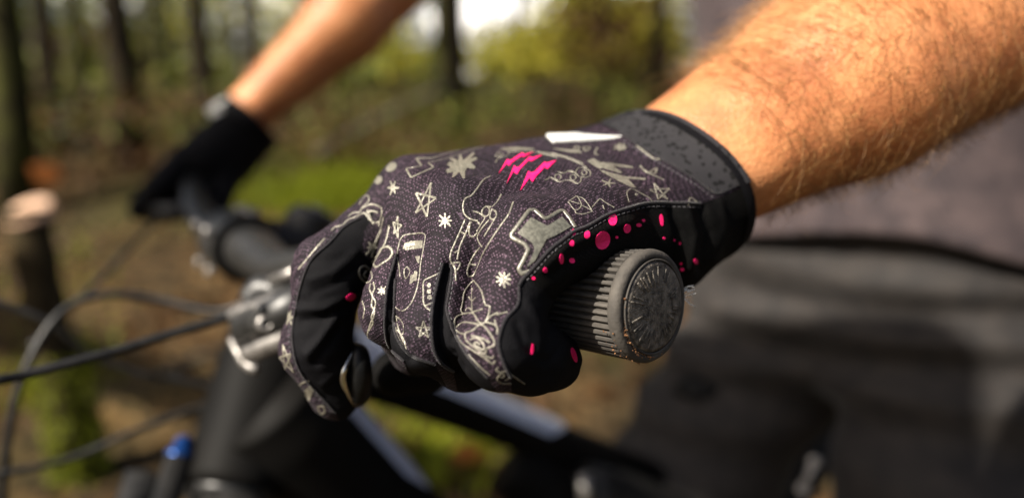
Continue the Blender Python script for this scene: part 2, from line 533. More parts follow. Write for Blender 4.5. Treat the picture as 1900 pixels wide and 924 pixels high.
# ------------------------------------------------------------------ glove materials
def fabric_mat(name, base, light, cell=1900, sp_lo=.62, sp_hi=.8, rough=.75, sheen=.25, bump=.5, spec=.25, aniso=(1, 1, 1)):
    m, nt, b = mat_new(name)
    tc = node(nt, 'ShaderNodeTexCoord')
    mp = node(nt, 'ShaderNodeMapping'); mp.inputs['Scale'].default_value = aniso
    mp.inputs['Rotation'].default_value = (.3, .5, .7)
    nt.links.new(tc.outputs['Object'], mp.inputs[0])
    vo = node(nt, 'ShaderNodeTexVoronoi', Scale=cell, Randomness=.3)
    nt.links.new(mp.outputs[0], vo.inputs['Vector'])
    n1 = node(nt, 'ShaderNodeTexNoise', Scale=cell * .55, Detail=3.0, Roughness=.7)
    nt.links.new(mp.outputs[0], n1.inputs['Vector'])
    n2 = node(nt, 'ShaderNodeTexNoise', Scale=45.0, Detail=3.0)
    nt.links.new(tc.outputs['Object'], n2.inputs['Vector'])
    r = ramp(nt, [(.0, light), (.16, tuple(.5 * l + .5 * x for l, x in zip(light, base))), (.36, base), (1, tuple(x * .4 for x in base))])
    nt.links.new(vo.outputs['Distance'], r.inputs[0])
    sp = ramp(nt, [(sp_lo, (0, 0, 0)), (sp_hi, (1, 1, 1))])
    nt.links.new(n1.outputs['Fac'], sp.inputs[0])
    mx = node(nt, 'ShaderNodeMix', data_type='RGBA')
    mx.inputs[7].default_value = (*light, 1)
    nt.links.new(sp.outputs[0], mx.inputs[0]); nt.links.new(r.outputs[0], mx.inputs[6])
    mul = node(nt, 'ShaderNodeMix', data_type='RGBA', blend_type='MULTIPLY'); mul.inputs[0].default_value = 1
    r2 = ramp(nt, [(.3, (.6, .6, .64)), (.7, (1.3, 1.24, 1.2))])
    nt.links.new(n2.outputs['Fac'], r2.inputs[0])
    nt.links.new(mx.outputs[2], mul.inputs[6]); nt.links.new(r2.outputs[0], mul.inputs[7])
    nt.links.new(mul.outputs[2], b.inputs['Base Color'])
    b.inputs['Roughness'].default_value = rough
    b.inputs['Specular IOR Level'].default_value = spec
    b.inputs['Sheen Weight'].default_value = sheen
    b.inputs['Sheen Roughness'].default_value = .4
    bp = node(nt, 'ShaderNodeBump', Strength=bump, Distance=.0004)
    inv = node(nt, 'ShaderNodeMath', operation='SUBTRACT'); inv.inputs[0].default_value = 1
    nt.links.new(vo.outputs['Distance'], inv.inputs[1])
    nt.links.new(inv.outputs[0], bp.inputs['Height'])
    nt.links.new(bp.outputs[0], b.inputs['Normal'])
    return m
M_PRINTFAB = fabric_mat('purple_knit', (.0065, .0024, .0070), (.20, .135, .19), cell=1150, bump=.7, sp_lo=.60, sp_hi=.78, sheen=.02)
M_BLACKFAB = fabric_mat('black_stretch', (.003, .003, .0042), (.019, .019, .024), cell=2600, aniso=(1, 3.0, 1), sheen=.0, bump=.4, sp_lo=.7, sp_hi=.95, spec=.12)
M_SUEDE = fabric_mat('black_suede', (.0025, .0025, .0025), (.028, .026, .024), cell=2300, spec=.08, sheen=.0, bump=.4, sp_lo=.66, sp_hi=.85)
M_SEAM = fabric_mat('seam_thread', (.012, .011, .014), (.10, .09, .10), cell=2600, sheen=.2, bump=.6)
def band_mat():
    m, nt, b = mat_new('cuff_textile')
    tc = node(nt, 'ShaderNodeTexCoord')
    n1 = node(nt, 'ShaderNodeTexVoronoi', Scale=380.0, Randomness=1.0)
    nt.links.new(tc.outputs['Object'], n1.inputs['Vector'])
    nz = node(nt, 'ShaderNodeTexNoise', Scale=420.0, Detail=2.0)
    nt.links.new(tc.outputs['Object'], nz.inputs['Vector'])
    ad = node(nt, 'ShaderNodeMath', operation='MULTIPLY_ADD'); ad.inputs[1].default_value = .55
    nt.links.new(nz.outputs['Fac'], ad.inputs[0]); nt.links.new(n1.outputs['Distance'], ad.inputs[2])
    spots = ramp(nt, [(.52, (.004, .004, .0045)), (.66, (.028, .0265, .030))])
    nt.links.new(ad.outputs[0], spots.inputs[0])
    wv = node(nt, 'ShaderNodeTexWave', Scale=420.0, Distortion=.6); wv.bands_direction = 'DIAGONAL'
    nt.links.new(tc.outputs['Object'], wv.inputs['Vector'])
    mul = node(nt, 'ShaderNodeMix', data_type='RGBA', blend_type='MULTIPLY'); mul.inputs[0].default_value = .6
    nt.links.new(spots.outputs[0], mul.inputs[6]); nt.links.new(wv.outputs['Color'], mul.inputs[7])
    nt.links.new(mul.outputs[2], b.inputs['Base Color'])
    b.inputs['Roughness'].default_value = .7
    b.inputs['Sheen Weight'].default_value = .05
    b.inputs['Specular IOR Level'].default_value = .2
    bp = node(nt, 'ShaderNodeBump', Strength=1.0, Distance=.0012)
    nt.links.new(spots.outputs[0], bp.inputs['Height']); nt.links.new(bp.outputs[0], b.inputs['Normal'])
    return m
M_BAND = band_mat()

# ------------------------------------------------------------------ glove panels
WRIST_W = W(1270, 330, 275)
glove = empty('glove', WRIST_W - np.array([0, 0, .06]),
              'black and purple riding glove with silver doodle prints gripping the ribbed handlebar grip', 'glove', 'pair of riding gloves')
BAND = [(1118, 232), (1150, 248), (1161, 255), (1207, 284), (1252, 310), (1294, 336), (1327, 360), (1362, 347), (1420, 330), (1420, 150), (1120, 150)]
sd_band = np.where((grp == 4), poly_sd(GPX, BAND), -12)
sd_band = np.where(facing < -.25, -12, sd_band)
GW = cam2world(GV)
NW = cam2world(GV + GN) - GW                      # normals scaled to 1 mm
bk_s = np.minimum(panel, -np.clip(sd_band, -12, 12))
v, t = clip_tris(GW, GT_, bk_s, True)
back_panel = mesh_obj('back_panel', v, t, M_PRINTFAB, glove, label='purple knit back of the glove')
v, t = clip_tris(GW + NW * .45, GT_, np.minimum(np.clip(sd_band, -12, 12), panel), True)
cuff_band = mesh_obj('cuff_band', v, t, M_BAND, glove, label='grey spotted elastic wrist band')
vb, tb = clip_tris(GW - NW * .12, GT_, panel, False)
vbc = world2cam(vb)
gid = np.stack(f_fingers(vbc) + [f_palm(vbc) - 2.0, f_thumb(vbc)], 1).argmin(1)
tg = gid[tb].max(1)
for name, ids, mat in (('index_finger_side_panel', (0,), M_BLACKFAB), ('finger_side_panel', (1, 2, 3), M_BLACKFAB), ('palm_panel', (4,), M_SUEDE), ('thumb', (5,), M_SUEDE)):
    f = tb[np.isin(tg, ids)]
    if len(f) == 0: continue
    u = np.unique(f); mp_ = -np.ones(len(vb), int); mp_[u] = np.arange(len(u))
    mesh_obj(name, vb[u], mp_[f], mat, glove)

# ------------------------------------------------------------------ drawing on the glove
def hit(px, py):
    d = nrm([(px - 950) / FPX, (462 - py) / FPX, 1.0])
    loc, n, i, dist = GLOVE_BVH.ray_cast(Vector((0, 0, 0)), Vector(d))
    if loc is None: return None
    return np.array(loc), GN[GT_[i]].mean(0)
def on_glove(pts, step=1.6):
    P = np.asarray(pts, float)
    L = np.r_[0, np.cumsum(np.hypot(*np.diff(P, axis=0).T))]
    n = max(2, int(L[-1] / step) + 1)
    q = np.linspace(0, L[-1], n)
    X = np.interp(q, L, P[:, 0]); Y = np.interp(q, L, P[:, 1])
    runs = [[]]
    for x, y in zip(X, Y):
        h = hit(x, y)
        if h is None or (runs[-1] and np.linalg.norm(h[0] - runs[-1][-1][0]) > 9):
            runs.append([])
            if h is None: continue
        runs[-1].append(h)
    return [r for r in runs if len(r) > 1]
def smooth_pts(p, n=None):
    if len(p) < 3: return p
    return spline(p, n or len(p) * 6)
def stroke_geo(mb, pts, w=.55, hgt=.22, taper=False, curve=True):
    """a raised rubber line on the glove; pts in photograph pixels, width in mm"""
    P = smooth_pts(pts) if curve else pts
    for run in on_glove(P):
        C = np.array([r[0] for r in run]); N = np.array([r[1] for r in run])
        if len(C) > 4:
            for _ in range(2):
                N[1:-1] = (N[:-2] + N[1:-1] * 2 + N[2:]) / 4
                C[1:-1] = (C[:-2] + C[1:-1] * 2 + C[2:]) / 4
        N /= np.linalg.norm(N, axis=1)[:, None]
        T = np.gradient(C, axis=0); T /= np.linalg.norm(T, axis=1)[:, None] + 1e-9
        B = np.cross(T, N); B /= np.linalg.norm(B, axis=1)[:, None] + 1e-9
        m = len(C); V = []
        for i in range(m):
            k = w
            if taper: k = w * (.35 + .65 * math.sin(math.pi * min(1, (i + .5) / m)))
            k *= .9 + .2 * random.random()
            for (sx, sz) in ((-.5, -.25), (-.42, .6), (-.15, 1), (.15, 1), (.42, .6), (.5, -.25)):
                V.append(C[i] + B[i] * sx * k + N[i] * hgt * sz)
        Fc = []
        for i in range(m - 1):
            for j in range(5): Fc.append((i * 6 + j, i * 6 + j + 1, i * 6 + 7 + j, i * 6 + 6 + j))
        Fc.append((0, 1, 2, 3, 4, 5)); Fc.append(tuple((m - 1) * 6 + j for j in range(6))[::-1])
        mb.add(cam2world(np.array(V)), Fc)
def fill_geo(mb, outline, hgt=.25, grid=3.0, holes=()):
    """a raised filled patch on the glove from its outline in photograph pixels"""
    O = []
    n = len(outline)
    for i in range(n):
        a = np.asarray(outline[i], float); b = np.asarray(outline[(i + 1) % n], float)
        k = max(1, int(np.hypot(*(b - a)) / grid))
        for j in range(k): O.append(a + (b - a) * j / k)
    O = np.array(O)
    lo, hi = O.min(0), O.max(0)
    gx, gy = np.meshgrid(np.arange(lo[0], hi[0], grid), np.arange(lo[1], hi[1], grid))
    G = np.stack([gx.ravel(), gy.ravel()], 1)
    G = G[poly_sd(G, O) > grid * .45] if len(G) else G
    allp = np.vstack([O, G]) if len(G) else O
    edges = [(i, (i + 1) % len(O)) for i in range(len(O))]
    vs, es, fs, *_ = delaunay_2d_cdt([Vector(p) for p in allp], edges, [list(range(len(O)))], 1, 1e-4)
    hits = [hit(p[0], p[1]) for p in vs]
    last = next((h for h in hits if h), None)
    if last is None: return
    for i, h in enumerate(hits):
        if h is None:
            dd = [(np.hypot(vs[j][0] - vs[i][0], vs[j][1] - vs[i][1]), j) for j in range(len(vs)) if hits[j]]
            hits[i] = hits[min(dd)[1]]
    C = np.array([h[0] for h in hits]); N = np.array([h[1] for h in hits])
    N /= np.linalg.norm(N, axis=1)[:, None]
    top = C + N * hgt
    F = [tuple(f) if True else f for f in fs]
    # orient towards the viewer
    F2 = []
    for f in F:
        a, b, c = [np.array(vs[i]) for i in f[:3]]
        cr = (b[0] - a[0]) * (c[1] - a[1]) - (b[1] - a[1]) * (c[0] - a[0])
        F2.append(f if cr < 0 else f[::-1])
    nv = len(vs)
    V = np.vstack([top, C - N * .15, top])
    cnt = {}
    for f in F2:
        for i in range(len(f)):
            e = (f[i], f[(i + 1) % len(f)]); cnt[e] = cnt.get(e, 0) + 1
    side = [(e[1] + 2 * nv, e[0] + 2 * nv, e[0] + nv, e[1] + nv) for e in cnt if (e[1], e[0]) not in cnt]
    mb.add(cam2world(V), F2 + side)
lap('panels')
# ================================================================== grip
M_RUBBER = noise_mat('grip_rubber', (.030, .027, .024), (.075, .066, .056), scale=160, rough=.8, bump=.25, bscale=900, lo=.3, hi=.7)
M_CAP = noise_mat('grip_cap_plastic', (.022, .020, .018), (.20, .175, .145), scale=500, rough=.5, bump=.6, bscale=1500, lo=.35, hi=.75)
M_RUST = noise_mat('rusty_mud', (.12, .05, .018), (.28, .14, .06), scale=600, rough=.9, bump=.5)
bike = empty('mountain_bike', (0.12, .72, 0), 'black mountain bike with ribbed grips and silver brake lever held by the rider', 'bicycle')
def gframe(s, r, a):
    """point on the near grip: distance from its outer end, radius, angle (m)"""
    N = nrm(UPZ - (UPZ @ GDIR) * GDIR); B = np.cross(GDIR, N)
    return GTIP + GDIR * s + 1.03 * r * (math.cos(a) * N + math.sin(a) * B)
def build_grip():
    mb = MB()
    n = 46; prof = [(.0032, .0157), (.0042, .0163), (.0070, .0163), (.128, .0163), (.130, .0150)]
    per = 6; V = []; S = []
    for i in range(n):
        for (da, dr) in ((.0, -.0015), (.22, -.0015), (.34, 0), (.5, .00025), (.86, 0), (.99, -.0015)):
            S.append((2 * math.pi * (i + da) / n, dr, i))
    m = len(S)
    for (s, r) in prof:
        for (a, dr, i) in S:
            j = 1.0 if s > .004 else .0
            V.append(gframe(s, r + dr * j + (.0003 * math.sin(i * 12.9) * j if dr > -.001 else 0), a))
    F = []
    for k in range(len(prof) - 1):
        for i in range(m):
            i2 = (i + 1) % m
            F.append((k * m + i, k * m + i2, (k + 1) * m + i2, (k + 1) * m + i))
    mb.add(V, F)
    o = auto_smooth(mb.build('grip', M_RUBBER, bike, label='ribbed black rubber grip worn grey at its end'), 25)
    fl = MB()
    P = [(.0046, .0150), (.0042, .0163), (.0034, .0168), (.0024, .0170), (.0012, .0168), (.0004, .0163), (-.0002, .0150), (.0002, .0143), (.0016, .0140)]
    fl.lathe(GTIP, GDIR, [(a_, b_ * 1.03) for a_, b_ in P], 64)
    f = fl.build('end_flange', M_RUBBER, o)
    # dished end cap with radiating slits
    cp = MB()
    nr = 96
    rings = [.0, .003, .0055, .0068, .0076, .0086, .0096, .0106, .0114, .0122, .0131, .0139, .0143]
    V = []; F = []
    for ri, r in enumerate(rings):
        for k in range(nr):
            a = 2 * math.pi * k / nr
            z = -.0006 - .0009 * math.cos(min(1, r / .0143) * 1.5)
            if r > .0137: z = .0012
            V.append(gframe(z, r, a))
    for ri in range(len(rings) - 1):
        for k in range(nr):
            k2 = (k + 1) % nr
            F.append((ri * nr + k, (ri + 1) * nr + k, (ri + 1) * nr + k2, ri * nr + k2))
    cp.add(V, F)
    c = cp.build('end_cap', M_CAP, o, label='scuffed round end cap with radiating raised marks')
    rm = MB()
    rm.tube([gframe(-.0004, .0139, a) for a in np.linspace(0, 2 * math.pi, 65)], .00035, 6, cap=False)
    rm.build('cap_rim', M_RUBBER, o)
    # raised radial strokes of the worn moulded mark
    st = MB()
    N = nrm(UPZ - (UPZ @ GDIR) * GDIR)
    rr = random.Random(4)
    for k in range(38):
        a = 2 * math.pi * (k + rr.uniform(-.35, .35)) / 38
        r0, r1 = rr.uniform(.0060, .0082), rr.uniform(.0098, .0122)
        if rr.random() < .2: continue
        zz = lambda r: -.0006 - .0009 * math.cos(r / .0143 * 1.5)
        p0, p1 = gframe(zz(r0) - .0001, r0, a), gframe(zz(r1) - .0001, r1, a)
        rad = nrm(p1 - p0); tan = np.cross(rad, GDIR)
        st.box((p0 + p1) / 2, (p1 - p0) / 2, tan * rr.uniform(.00018, .0004), GDIR * rr.uniform(.00018, .0003), .0001)
    st.build('cap_mark', M_CAP, o)
    mud = MB()
    for k in range(170):
        a = rr.gauss(3.8, .55); r = rr.choice([.0146, .0150, .0143, .0168]) + rr.uniform(-.0004, .0004)
        c_ = gframe(rr.uniform(-.0008, .0004) if r < .016 else rr.uniform(.001, .006), r if r < .016 else .0172, a)
        q = rr.choice([.00007, .0001, .00015, .00025]) * rr.uniform(.7, 1.2)
        mud.box(c_, np.array([q, 0, 0]), np.array([0, q * rr.uniform(.5, 1), 0]), np.array([0, 0, q * rr.uniform(.5, 1)]), q * .4)
    mud.build('dried_mud', M_RUST, o)
    return o
grip = build_grip()

# ================================================================== rider
M_SKIN = None
def skin_mat():
    m, nt, b = mat_new('skin')
    tc = node(nt, 'ShaderNodeTexCoord')
    n1 = node(nt, 'ShaderNodeTexNoise', Scale=22.0, Detail=6.0, Roughness=.65)
    n2 = node(nt, 'ShaderNodeTexNoise', Scale=480.0, Detail=3.0)
    n3 = node(nt, 'ShaderNodeTexVoronoi', Scale=900.0)
    for n in (n1, n2, n3): nt.links.new(tc.outputs['Object'], n.inputs['Vector'])
    r1 = ramp(nt, [(.3, (.36, .125, .05)), (.50, (.55, .235, .10)), (.60, (.60, .275, .125)), (.72, (.48, .14, .07))])
    nt.links.new(n1.outputs['Fac'], r1.inputs[0])
    r2 = ramp(nt, [(.3, (.82, .78, .75)), (.65, (1.05, 1.03, 1.0))])
    nt.links.new(n2.outputs['Fac'], r2.inputs[0])
    mul = node(nt, 'ShaderNodeMix', data_type='RGBA', blend_type='MULTIPLY'); mul.inputs[0].default_value = 1
    nt.links.new(r1.outputs[0], mul.inputs[6]); nt.links.new(r2.outputs[0], mul.inputs[7])
    nt.links.new(mul.outputs[2], b.inputs['Base Color'])
    b.inputs['Roughness'].default_value = .45
    b.inputs['Specular IOR Level'].default_value = .4
    b.inputs['Subsurface Weight'].default_value = .06
    b.inputs['Subsurface Radius'].default_value = (1.0, .35, .2)
    b.inputs['Subsurface Scale'].default_value = .004
    bp = node(nt, 'ShaderNodeBump', Strength=.35, Distance=.0006)
    nt.links.new(n3.outputs['Distance'], bp.inputs['Height'])
    nt.links.new(bp.outputs[0], b.inputs['Normal'])
    return m
M_SKIN = skin_mat()
M_SHIRT = fabric_mat('shirt_jersey', (.060, .046, .048), (.10, .080, .083), cell=900, sheen=.1, bump=.3)
M_PANTS = fabric_mat('trouser_cloth', (.024, .0215, .020), (.044, .039, .036), cell=900, sheen=.08, bump=.3)
M_HAIR = noise_mat('arm_hair', (.14, .06, .018), (.55, .32, .12), scale=400, rough=.4)

lap('before p5')
# ================================================================== prints on the glove
def print_mat(name, c1, c2, rough=.38, metallic=.25, spec=.6, bump=.35):
    return noise_mat(name, c1, c2, scale=1100, rough=rough, bump=bump, bscale=1500, metallic=metallic, spec=spec)
M_SILVER = print_mat('silver_print', (.12, .112, .088), (.28, .262, .21))
M_BADGE = print_mat('badge_rubber', (.10, .098, .08), (.19, .185, .15), rough=.25, bump=.1)
M_RIM = print_mat('badge_rim_rubber', (.11, .104, .084), (.20, .19, .155), rough=.35, bump=.1)
M_PINK = print_mat('pink_print', (.82, .006, .11), (.95, .02, .19), metallic=0, rough=.55, spec=.3, bump=.1)
M_TAB = noise_mat('pull_tab_rubber', (.62, .63, .60), (.78, .78, .75), scale=300, rough=.4, bump=.1)
palm_panel = bpy.data.objects['palm_panel']
finger_side = bpy.data.objects['finger_side_panel']
index_side = bpy.data.objects['index_finger_side_panel']
def zz(ox, oy, sc):
    return lambda pts: [(ox + x / sc, oy + y / sc) for x, y in pts]
Z1 = zz(640, 180, 3.08); Z2 = zz(480, 440, 2.566); Z3 = zz(900, 340, 2.31); Z6 = zz(1040, 230, 5.436)
Z5 = zz(880, 250, 8.4); Z3b = zz(820, 320, 4.4); Z4b = zz(820, 490, 3.85); Z2b = zz(660, 420, 4.62)
Z7 = zz(500, 280, 3.85); Z8 = zz(500, 520, 3.3)
def art(name, strokes=(), fills=(), w=.6, mat=None, parent=None, hgt=.11, curve=True, grid=3.0):
    mb = MB()
    for s in strokes: stroke_geo(mb, s, w * .84, hgt, curve=curve)
    for f in fills: fill_geo(mb, f, hgt, grid)
    if not mb.v: return None
    return mb.build(name, mat or M_SILVER, parent or back_panel)
def burst(z, cx, cy, r, n=8, inner=.42, rx=1, ry=1, seed=0, rot=0):
    q = random.Random(seed); P = []
    for i in range(2 * n):
        a = math.pi * i / n + rot
        k = r * (q.uniform(.85, 1.15) if i % 2 == 0 else inner * q.uniform(.8, 1.15))
        d = .09 if i % 2 == 0 else 0
        if d:
            P.append((cx + rx * k * math.cos(a - d), cy + ry * k * math.sin(a - d)))
            P.append((cx + rx * k * math.cos(a + d), cy + ry * k * math.sin(a + d)))
        else: P.append((cx + rx * k * math.cos(a), cy + ry * k * math.sin(a)))
    return z(P)
def penta(z, t, r, br, bl, l): return [z([t, br]), z([br, l]), z([l, r]), z([r, bl]), z([bl, t])]
def ring(z, cx, cy, rx, ry=None, n=16):
    ry = ry or rx
    return z([(cx + rx * math.cos(2 * math.pi * i / n), cy + ry * math.sin(2 * math.pi * i / n)) for i in range(n + 1)])
def disc(z, cx, cy, rx, ry, tilt=0, n=16):
    P = []
    for i in range(n):
        a = 2 * math.pi * i / n; x, y = rx * math.cos(a), ry * math.sin(a)
        P.append((cx + x * math.cos(tilt) - y * math.sin(tilt), cy + x * math.sin(tilt) + y * math.cos(tilt)))
    return z(P)

art('lightning_bolt_print', [Z1([(700, 290), (640, 308), (560, 330), (500, 350), (408, 350), (440, 395), (348, 408), (378, 460), (508, 402), (475, 375), (525, 365), (600, 345), (680, 318), (790, 284)])], w=.85, curve=False)
art('leaf_print', fills=[Z1([(664, 330), (676, 364), (733, 318), (742, 325), (715, 355), (748, 345), (757, 356), (720, 376), (746, 400), (738, 414), (700, 405), (686, 425), (687, 467), (673, 466), (655, 430), (625, 458), (612, 460), (620, 430), (585, 437), (577, 420), (606, 402), (583, 388), (598, 371), (630, 380), (598, 356), (610, 348), (648, 365), (652, 335)])])
art('star_print', penta(Z1, (492, 492), (522, 578), (468, 686), (404, 662), (406, 548)), w=1.0, curve=False)
art('burst_print', fills=[burst(Z1, 573, 708, 42, 8, seed=1)])
art('star_print', penta(Z1, (302, 678), (326, 735), (304, 808), (278, 782), (273, 716)), w=.7, curve=False)
art('burst_print', fills=[burst(Z1, 275, 520, 40, 6, rx=.75, ry=1.1, seed=2)])
art('spot_print', fills=[disc(Z1, 266, 402, 34, 22, -.6)])
art('spot_print', fills=[disc(Z1, 192, 476, 26, 20, -.8)])
art('web_print', [Z7([(640, 385), (688, 315), (712, 352), (660, 410), (720, 382), (770, 392), (802, 420), (790, 500), (742, 512), (700, 470), (678, 442), (620, 470), (560, 492), (520, 530), (470, 542), (440, 572)]),
                  Z7([(690, 440), (735, 430), (775, 442)]), Z7([(700, 420), (716, 470), (740, 522)]), Z7([(802, 400), (795, 470), (780, 535)]), Z7([(660, 410), (640, 440), (600, 440), (560, 470)])], w=.75)
art('heart_arrow_print', [Z7([(815, 470), (790, 580), (760, 660), (730, 760)]), Z7([(855, 530), (830, 640), (790, 720), (745, 800)]),
                          Z7([(790, 702), (840, 682), (876, 715), (862, 762), (800, 805), (760, 830), (738, 790), (770, 745), (790, 702)]), Z7([(690, 745), (730, 700), (760, 650)])],
    [burst(Z7, 730, 690, 40, 6, seed=5)], w=1.1)
art('chain_print', [Z2b([(80, 338), (45, 352), (30, 390), (50, 450), (100, 482), (140, 440), (122, 372), (80, 338)]), Z2b([(95, 380), (70, 420), (105, 450)]),
                    Z2b([(125, 490), (118, 540), (142, 600), (135, 680), (160, 720), (150, 790), (128, 830), (100, 924), (108, 960)]),
                    Z2b([(150, 480), (162, 530), (140, 590), (170, 650), (155, 720), (135, 780), (150, 830), (115, 890)])], w=.8)
art('burst_print', fills=[burst(Z2b, 228, 553, 44, 7, seed=6)])
art('squiggle_print', [Z2b([(55, 640), (75, 710), (62, 785)])], w=.8)
art('skateboard_print', [Z2b([(355, 240), (365, 180), (385, 110), (420, 75), (500, 64), (560, 58), (595, 75), (590, 130), (575, 220), (555, 330), (545, 430), (525, 530), (490, 630), (440, 700), (390, 725), (335, 690)]),
                         Z2b([(350, 240), (370, 330), (380, 435)]), Z2b([(442, 345), (465, 385), (430, 450), (415, 380), (442, 345)])],
    [Z2b([(405, 190), (420, 145), (470, 128), (575, 120), (575, 188), (480, 198), (430, 205)]), Z2b([(462, 495), (472, 420), (498, 410), (508, 380), (532, 390), (522, 470), (500, 465), (480, 492)]), Z2b([(512, 258), (552, 254), (546, 318), (530, 310)])], w=.55)
art('domino_print', [Z2b([(718, 400), (660, 428), (600, 455), (580, 480), (580, 560), (582, 650), (600, 690), (640, 718)]), Z2b([(592, 682), (655, 655)])],
    [disc(Z2b, 628, 505, 17, 18), disc(Z2b, 629, 558, 19, 19), disc(Z2b, 634, 607, 19, 19)], w=.65)
art('star_print', penta(Z2, (785, 397), (821, 430), (809, 476), (764, 476), (747, 430)), w=.5, curve=False)
art('flower_print', [Z2([(648, 372), (682, 402), (690, 450), (672, 472)]), Z2([(652, 430), (660, 470), (702, 540), (688, 482), (660, 440)]), Z2([(655, 380), (664, 430), (690, 500)])], w=.6)
art('hand_sign_print', [Z3b([(395, 30), (340, 60), (290, 130), (240, 190), (190, 215), (172, 280), (185, 340), (230, 380), (292, 396)]),
    Z3b([(485, 180), (450, 240), (405, 285)]), Z3b([(405, 285), (370, 275), (335, 300), (325, 340), (350, 362), (382, 342), (388, 300), (370, 277)]),
    Z3b([(405, 300), (440, 320), (442, 360), (415, 385), (390, 365), (402, 312)]), Z3b([(440, 362), (400, 430), (345, 520)]), Z3b([(385, 385), (330, 450), (290, 520), (300, 570), (330, 612)]),
    Z3b([(250, 315), (300, 330), (350, 365), (320, 420), (285, 482)]), Z3b([(240, 400), (225, 450), (225, 510), (255, 527), (292, 490)]),
    Z3b([(190, 382), (150, 480), (110, 570), (76, 650), (70, 720), (108, 790), (115, 885)]), Z3b([(232, 400), (190, 510), (150, 600), (125, 712)]), Z3b([(90, 740), (152, 738), (120, 802), (92, 742)]),
    Z3b([(100, 660), (135, 640)]), Z3b([(150, 485), (195, 505)]),
    Z3b([(582, 240), (545, 340), (480, 430), (400, 550), (330, 670), (290, 770), (260, 835), (225, 852), (208, 820), (225, 750), (265, 670), (312, 610)]), Z3b([(225, 750), (278, 756)]), Z3b([(290, 400), (310, 430)])], w=.72)
art('rose_print', [Z4b([(225, 115), (165, 190), (150, 270), (138, 340), (182, 352)]), Z4b([(225, 115), (280, 190), (310, 290), (342, 300), (330, 370), (310, 412)]),
    Z4b([(215, 170), (212, 250), (215, 342)]), Z4b([(188, 230), (215, 262), (242, 235)]), Z4b([(215, 342), (260, 330), (292, 318)]), Z4b([(165, 330), (190, 310), (212, 330)]),
    Z4b([(90, 460), (95, 390), (140, 360), (220, 350), (260, 410), (300, 420), (350, 370), (400, 345)]), Z4b([(385, 362), (430, 350), (466, 342)]), Z4b([(90, 460), (150, 415), (240, 425), (262, 430)]),
    Z4b([(90, 460), (100, 500), (150, 570), (230, 622), (300, 665), (360, 712), (382, 688)]), Z4b([(165, 490), (220, 470), (280, 430), (340, 490), (376, 570), (320, 602)]),
    Z4b([(165, 490), (170, 540), (230, 592), (300, 642), (320, 602)]), Z4b([(200, 540), (240, 525), (290, 560), (302, 612), (270, 602), (230, 572), (245, 555), (272, 576)]),
    Z4b([(340, 560), (290, 530), (210, 510)]), Z4b([(310, 410), (390, 440), (396, 500)]), Z4b([(378, 398), (388, 445)]), Z4b([(300, 650), (355, 672), (372, 655)]), Z4b([(90, 460), (125, 490), (165, 500)])], w=.62)
art('vine_print', [Z4b([(140, 590), (180, 640), (230, 690), (290, 750), (340, 790)])], w=.55)
art('flower_print', [Z4b([(405, 738), (385, 758), (420, 780), (393, 820), (430, 852), (495, 852)]), Z4b([(420, 772), (470, 768), (495, 800), (450, 832)]), ring(Z4b, 430, 795, 16), Z4b([(450, 760), (540, 820), (592, 856)])], w=.5)
art('burst_print', fills=[burst(Z4b, 438, 110, 62, 9, seed=7)])
# rubber cross badge over the little-finger knuckle
art('badge_outline', [Z3([(388, 188), (368, 155), (340, 118), (325, 116), (268, 150), (255, 150), (212, 112), (190, 115), (150, 168), (112, 218), (114, 232), (172, 262), (186, 285), (162, 335), (144, 368), (158, 388), (190, 378)])], w=1.6, hgt=.3, mat=M_RIM, curve=False)
art('badge_cross', fills=[Z3([(140, 215), (196, 148), (266, 184), (330, 146), (368, 188), (300, 226), (262, 242), (214, 332), (178, 362), (212, 288), (204, 258)])], mat=M_BADGE, hgt=.25)
art('leaf_print', [Z6([(80, 785), (150, 735), (168, 728), (212, 820), (150, 870), (78, 785)]), Z6([(160, 735), (230, 752), (300, 842), (320, 882)]), Z6([(210, 820), (280, 852), (322, 882)]),
    Z6([(150, 870), (160, 902), (240, 908), (322, 882)]), Z6([(100, 780), (192, 805)]), Z6([(318, 842), (360, 795), (400, 755), (450, 790), (540, 842)]), Z6([(428, 820), (442, 862)])], w=.5)
art('skull_print', [ring(Z6, 128, 540, 30), ring(Z6, 240, 492, 27), ring(Z5, 1305, 662, 48), ring(Z5, 420, 312, 36, 22),
    Z6([(80, 478), (150, 490), (165, 460), (210, 440), (290, 468), (302, 520), (250, 542), (210, 530), (205, 580), (165, 602), (100, 572)]),
    Z5([(1090, 712), (1150, 692), (1180, 660), (1240, 692), (1330, 737), (1450, 707), (1600, 742)]), Z5([(1300, 575), (1400, 602), (1480, 560), (1560, 585), (1640, 660)]),
    Z5([(330, 330), (390, 260), (450, 240), (520, 250), (540, 300), (470, 342), (400, 352), (330, 330)]), Z5([(400, 365), (350, 390), (338, 442)])], w=.5)
art('chain_print', [Z5([(540, 262), (750, 262), (1000, 268), (1200, 300), (1450, 370), (1680, 470), (1760, 520)]), Z5([(1000, 282), (1200, 330), (1300, 357)]), Z5([(1200, 285), (1450, 350), (1600, 405), (1700, 450)])], w=.65)
art('wing_print', fills=[Z5([(400, 215), (650, 195), (940, 220), (930, 240), (600, 240)]), Z5([(1210, 215), (1640, 245), (1680, 290), (1500, 280)])], grid=2.0)
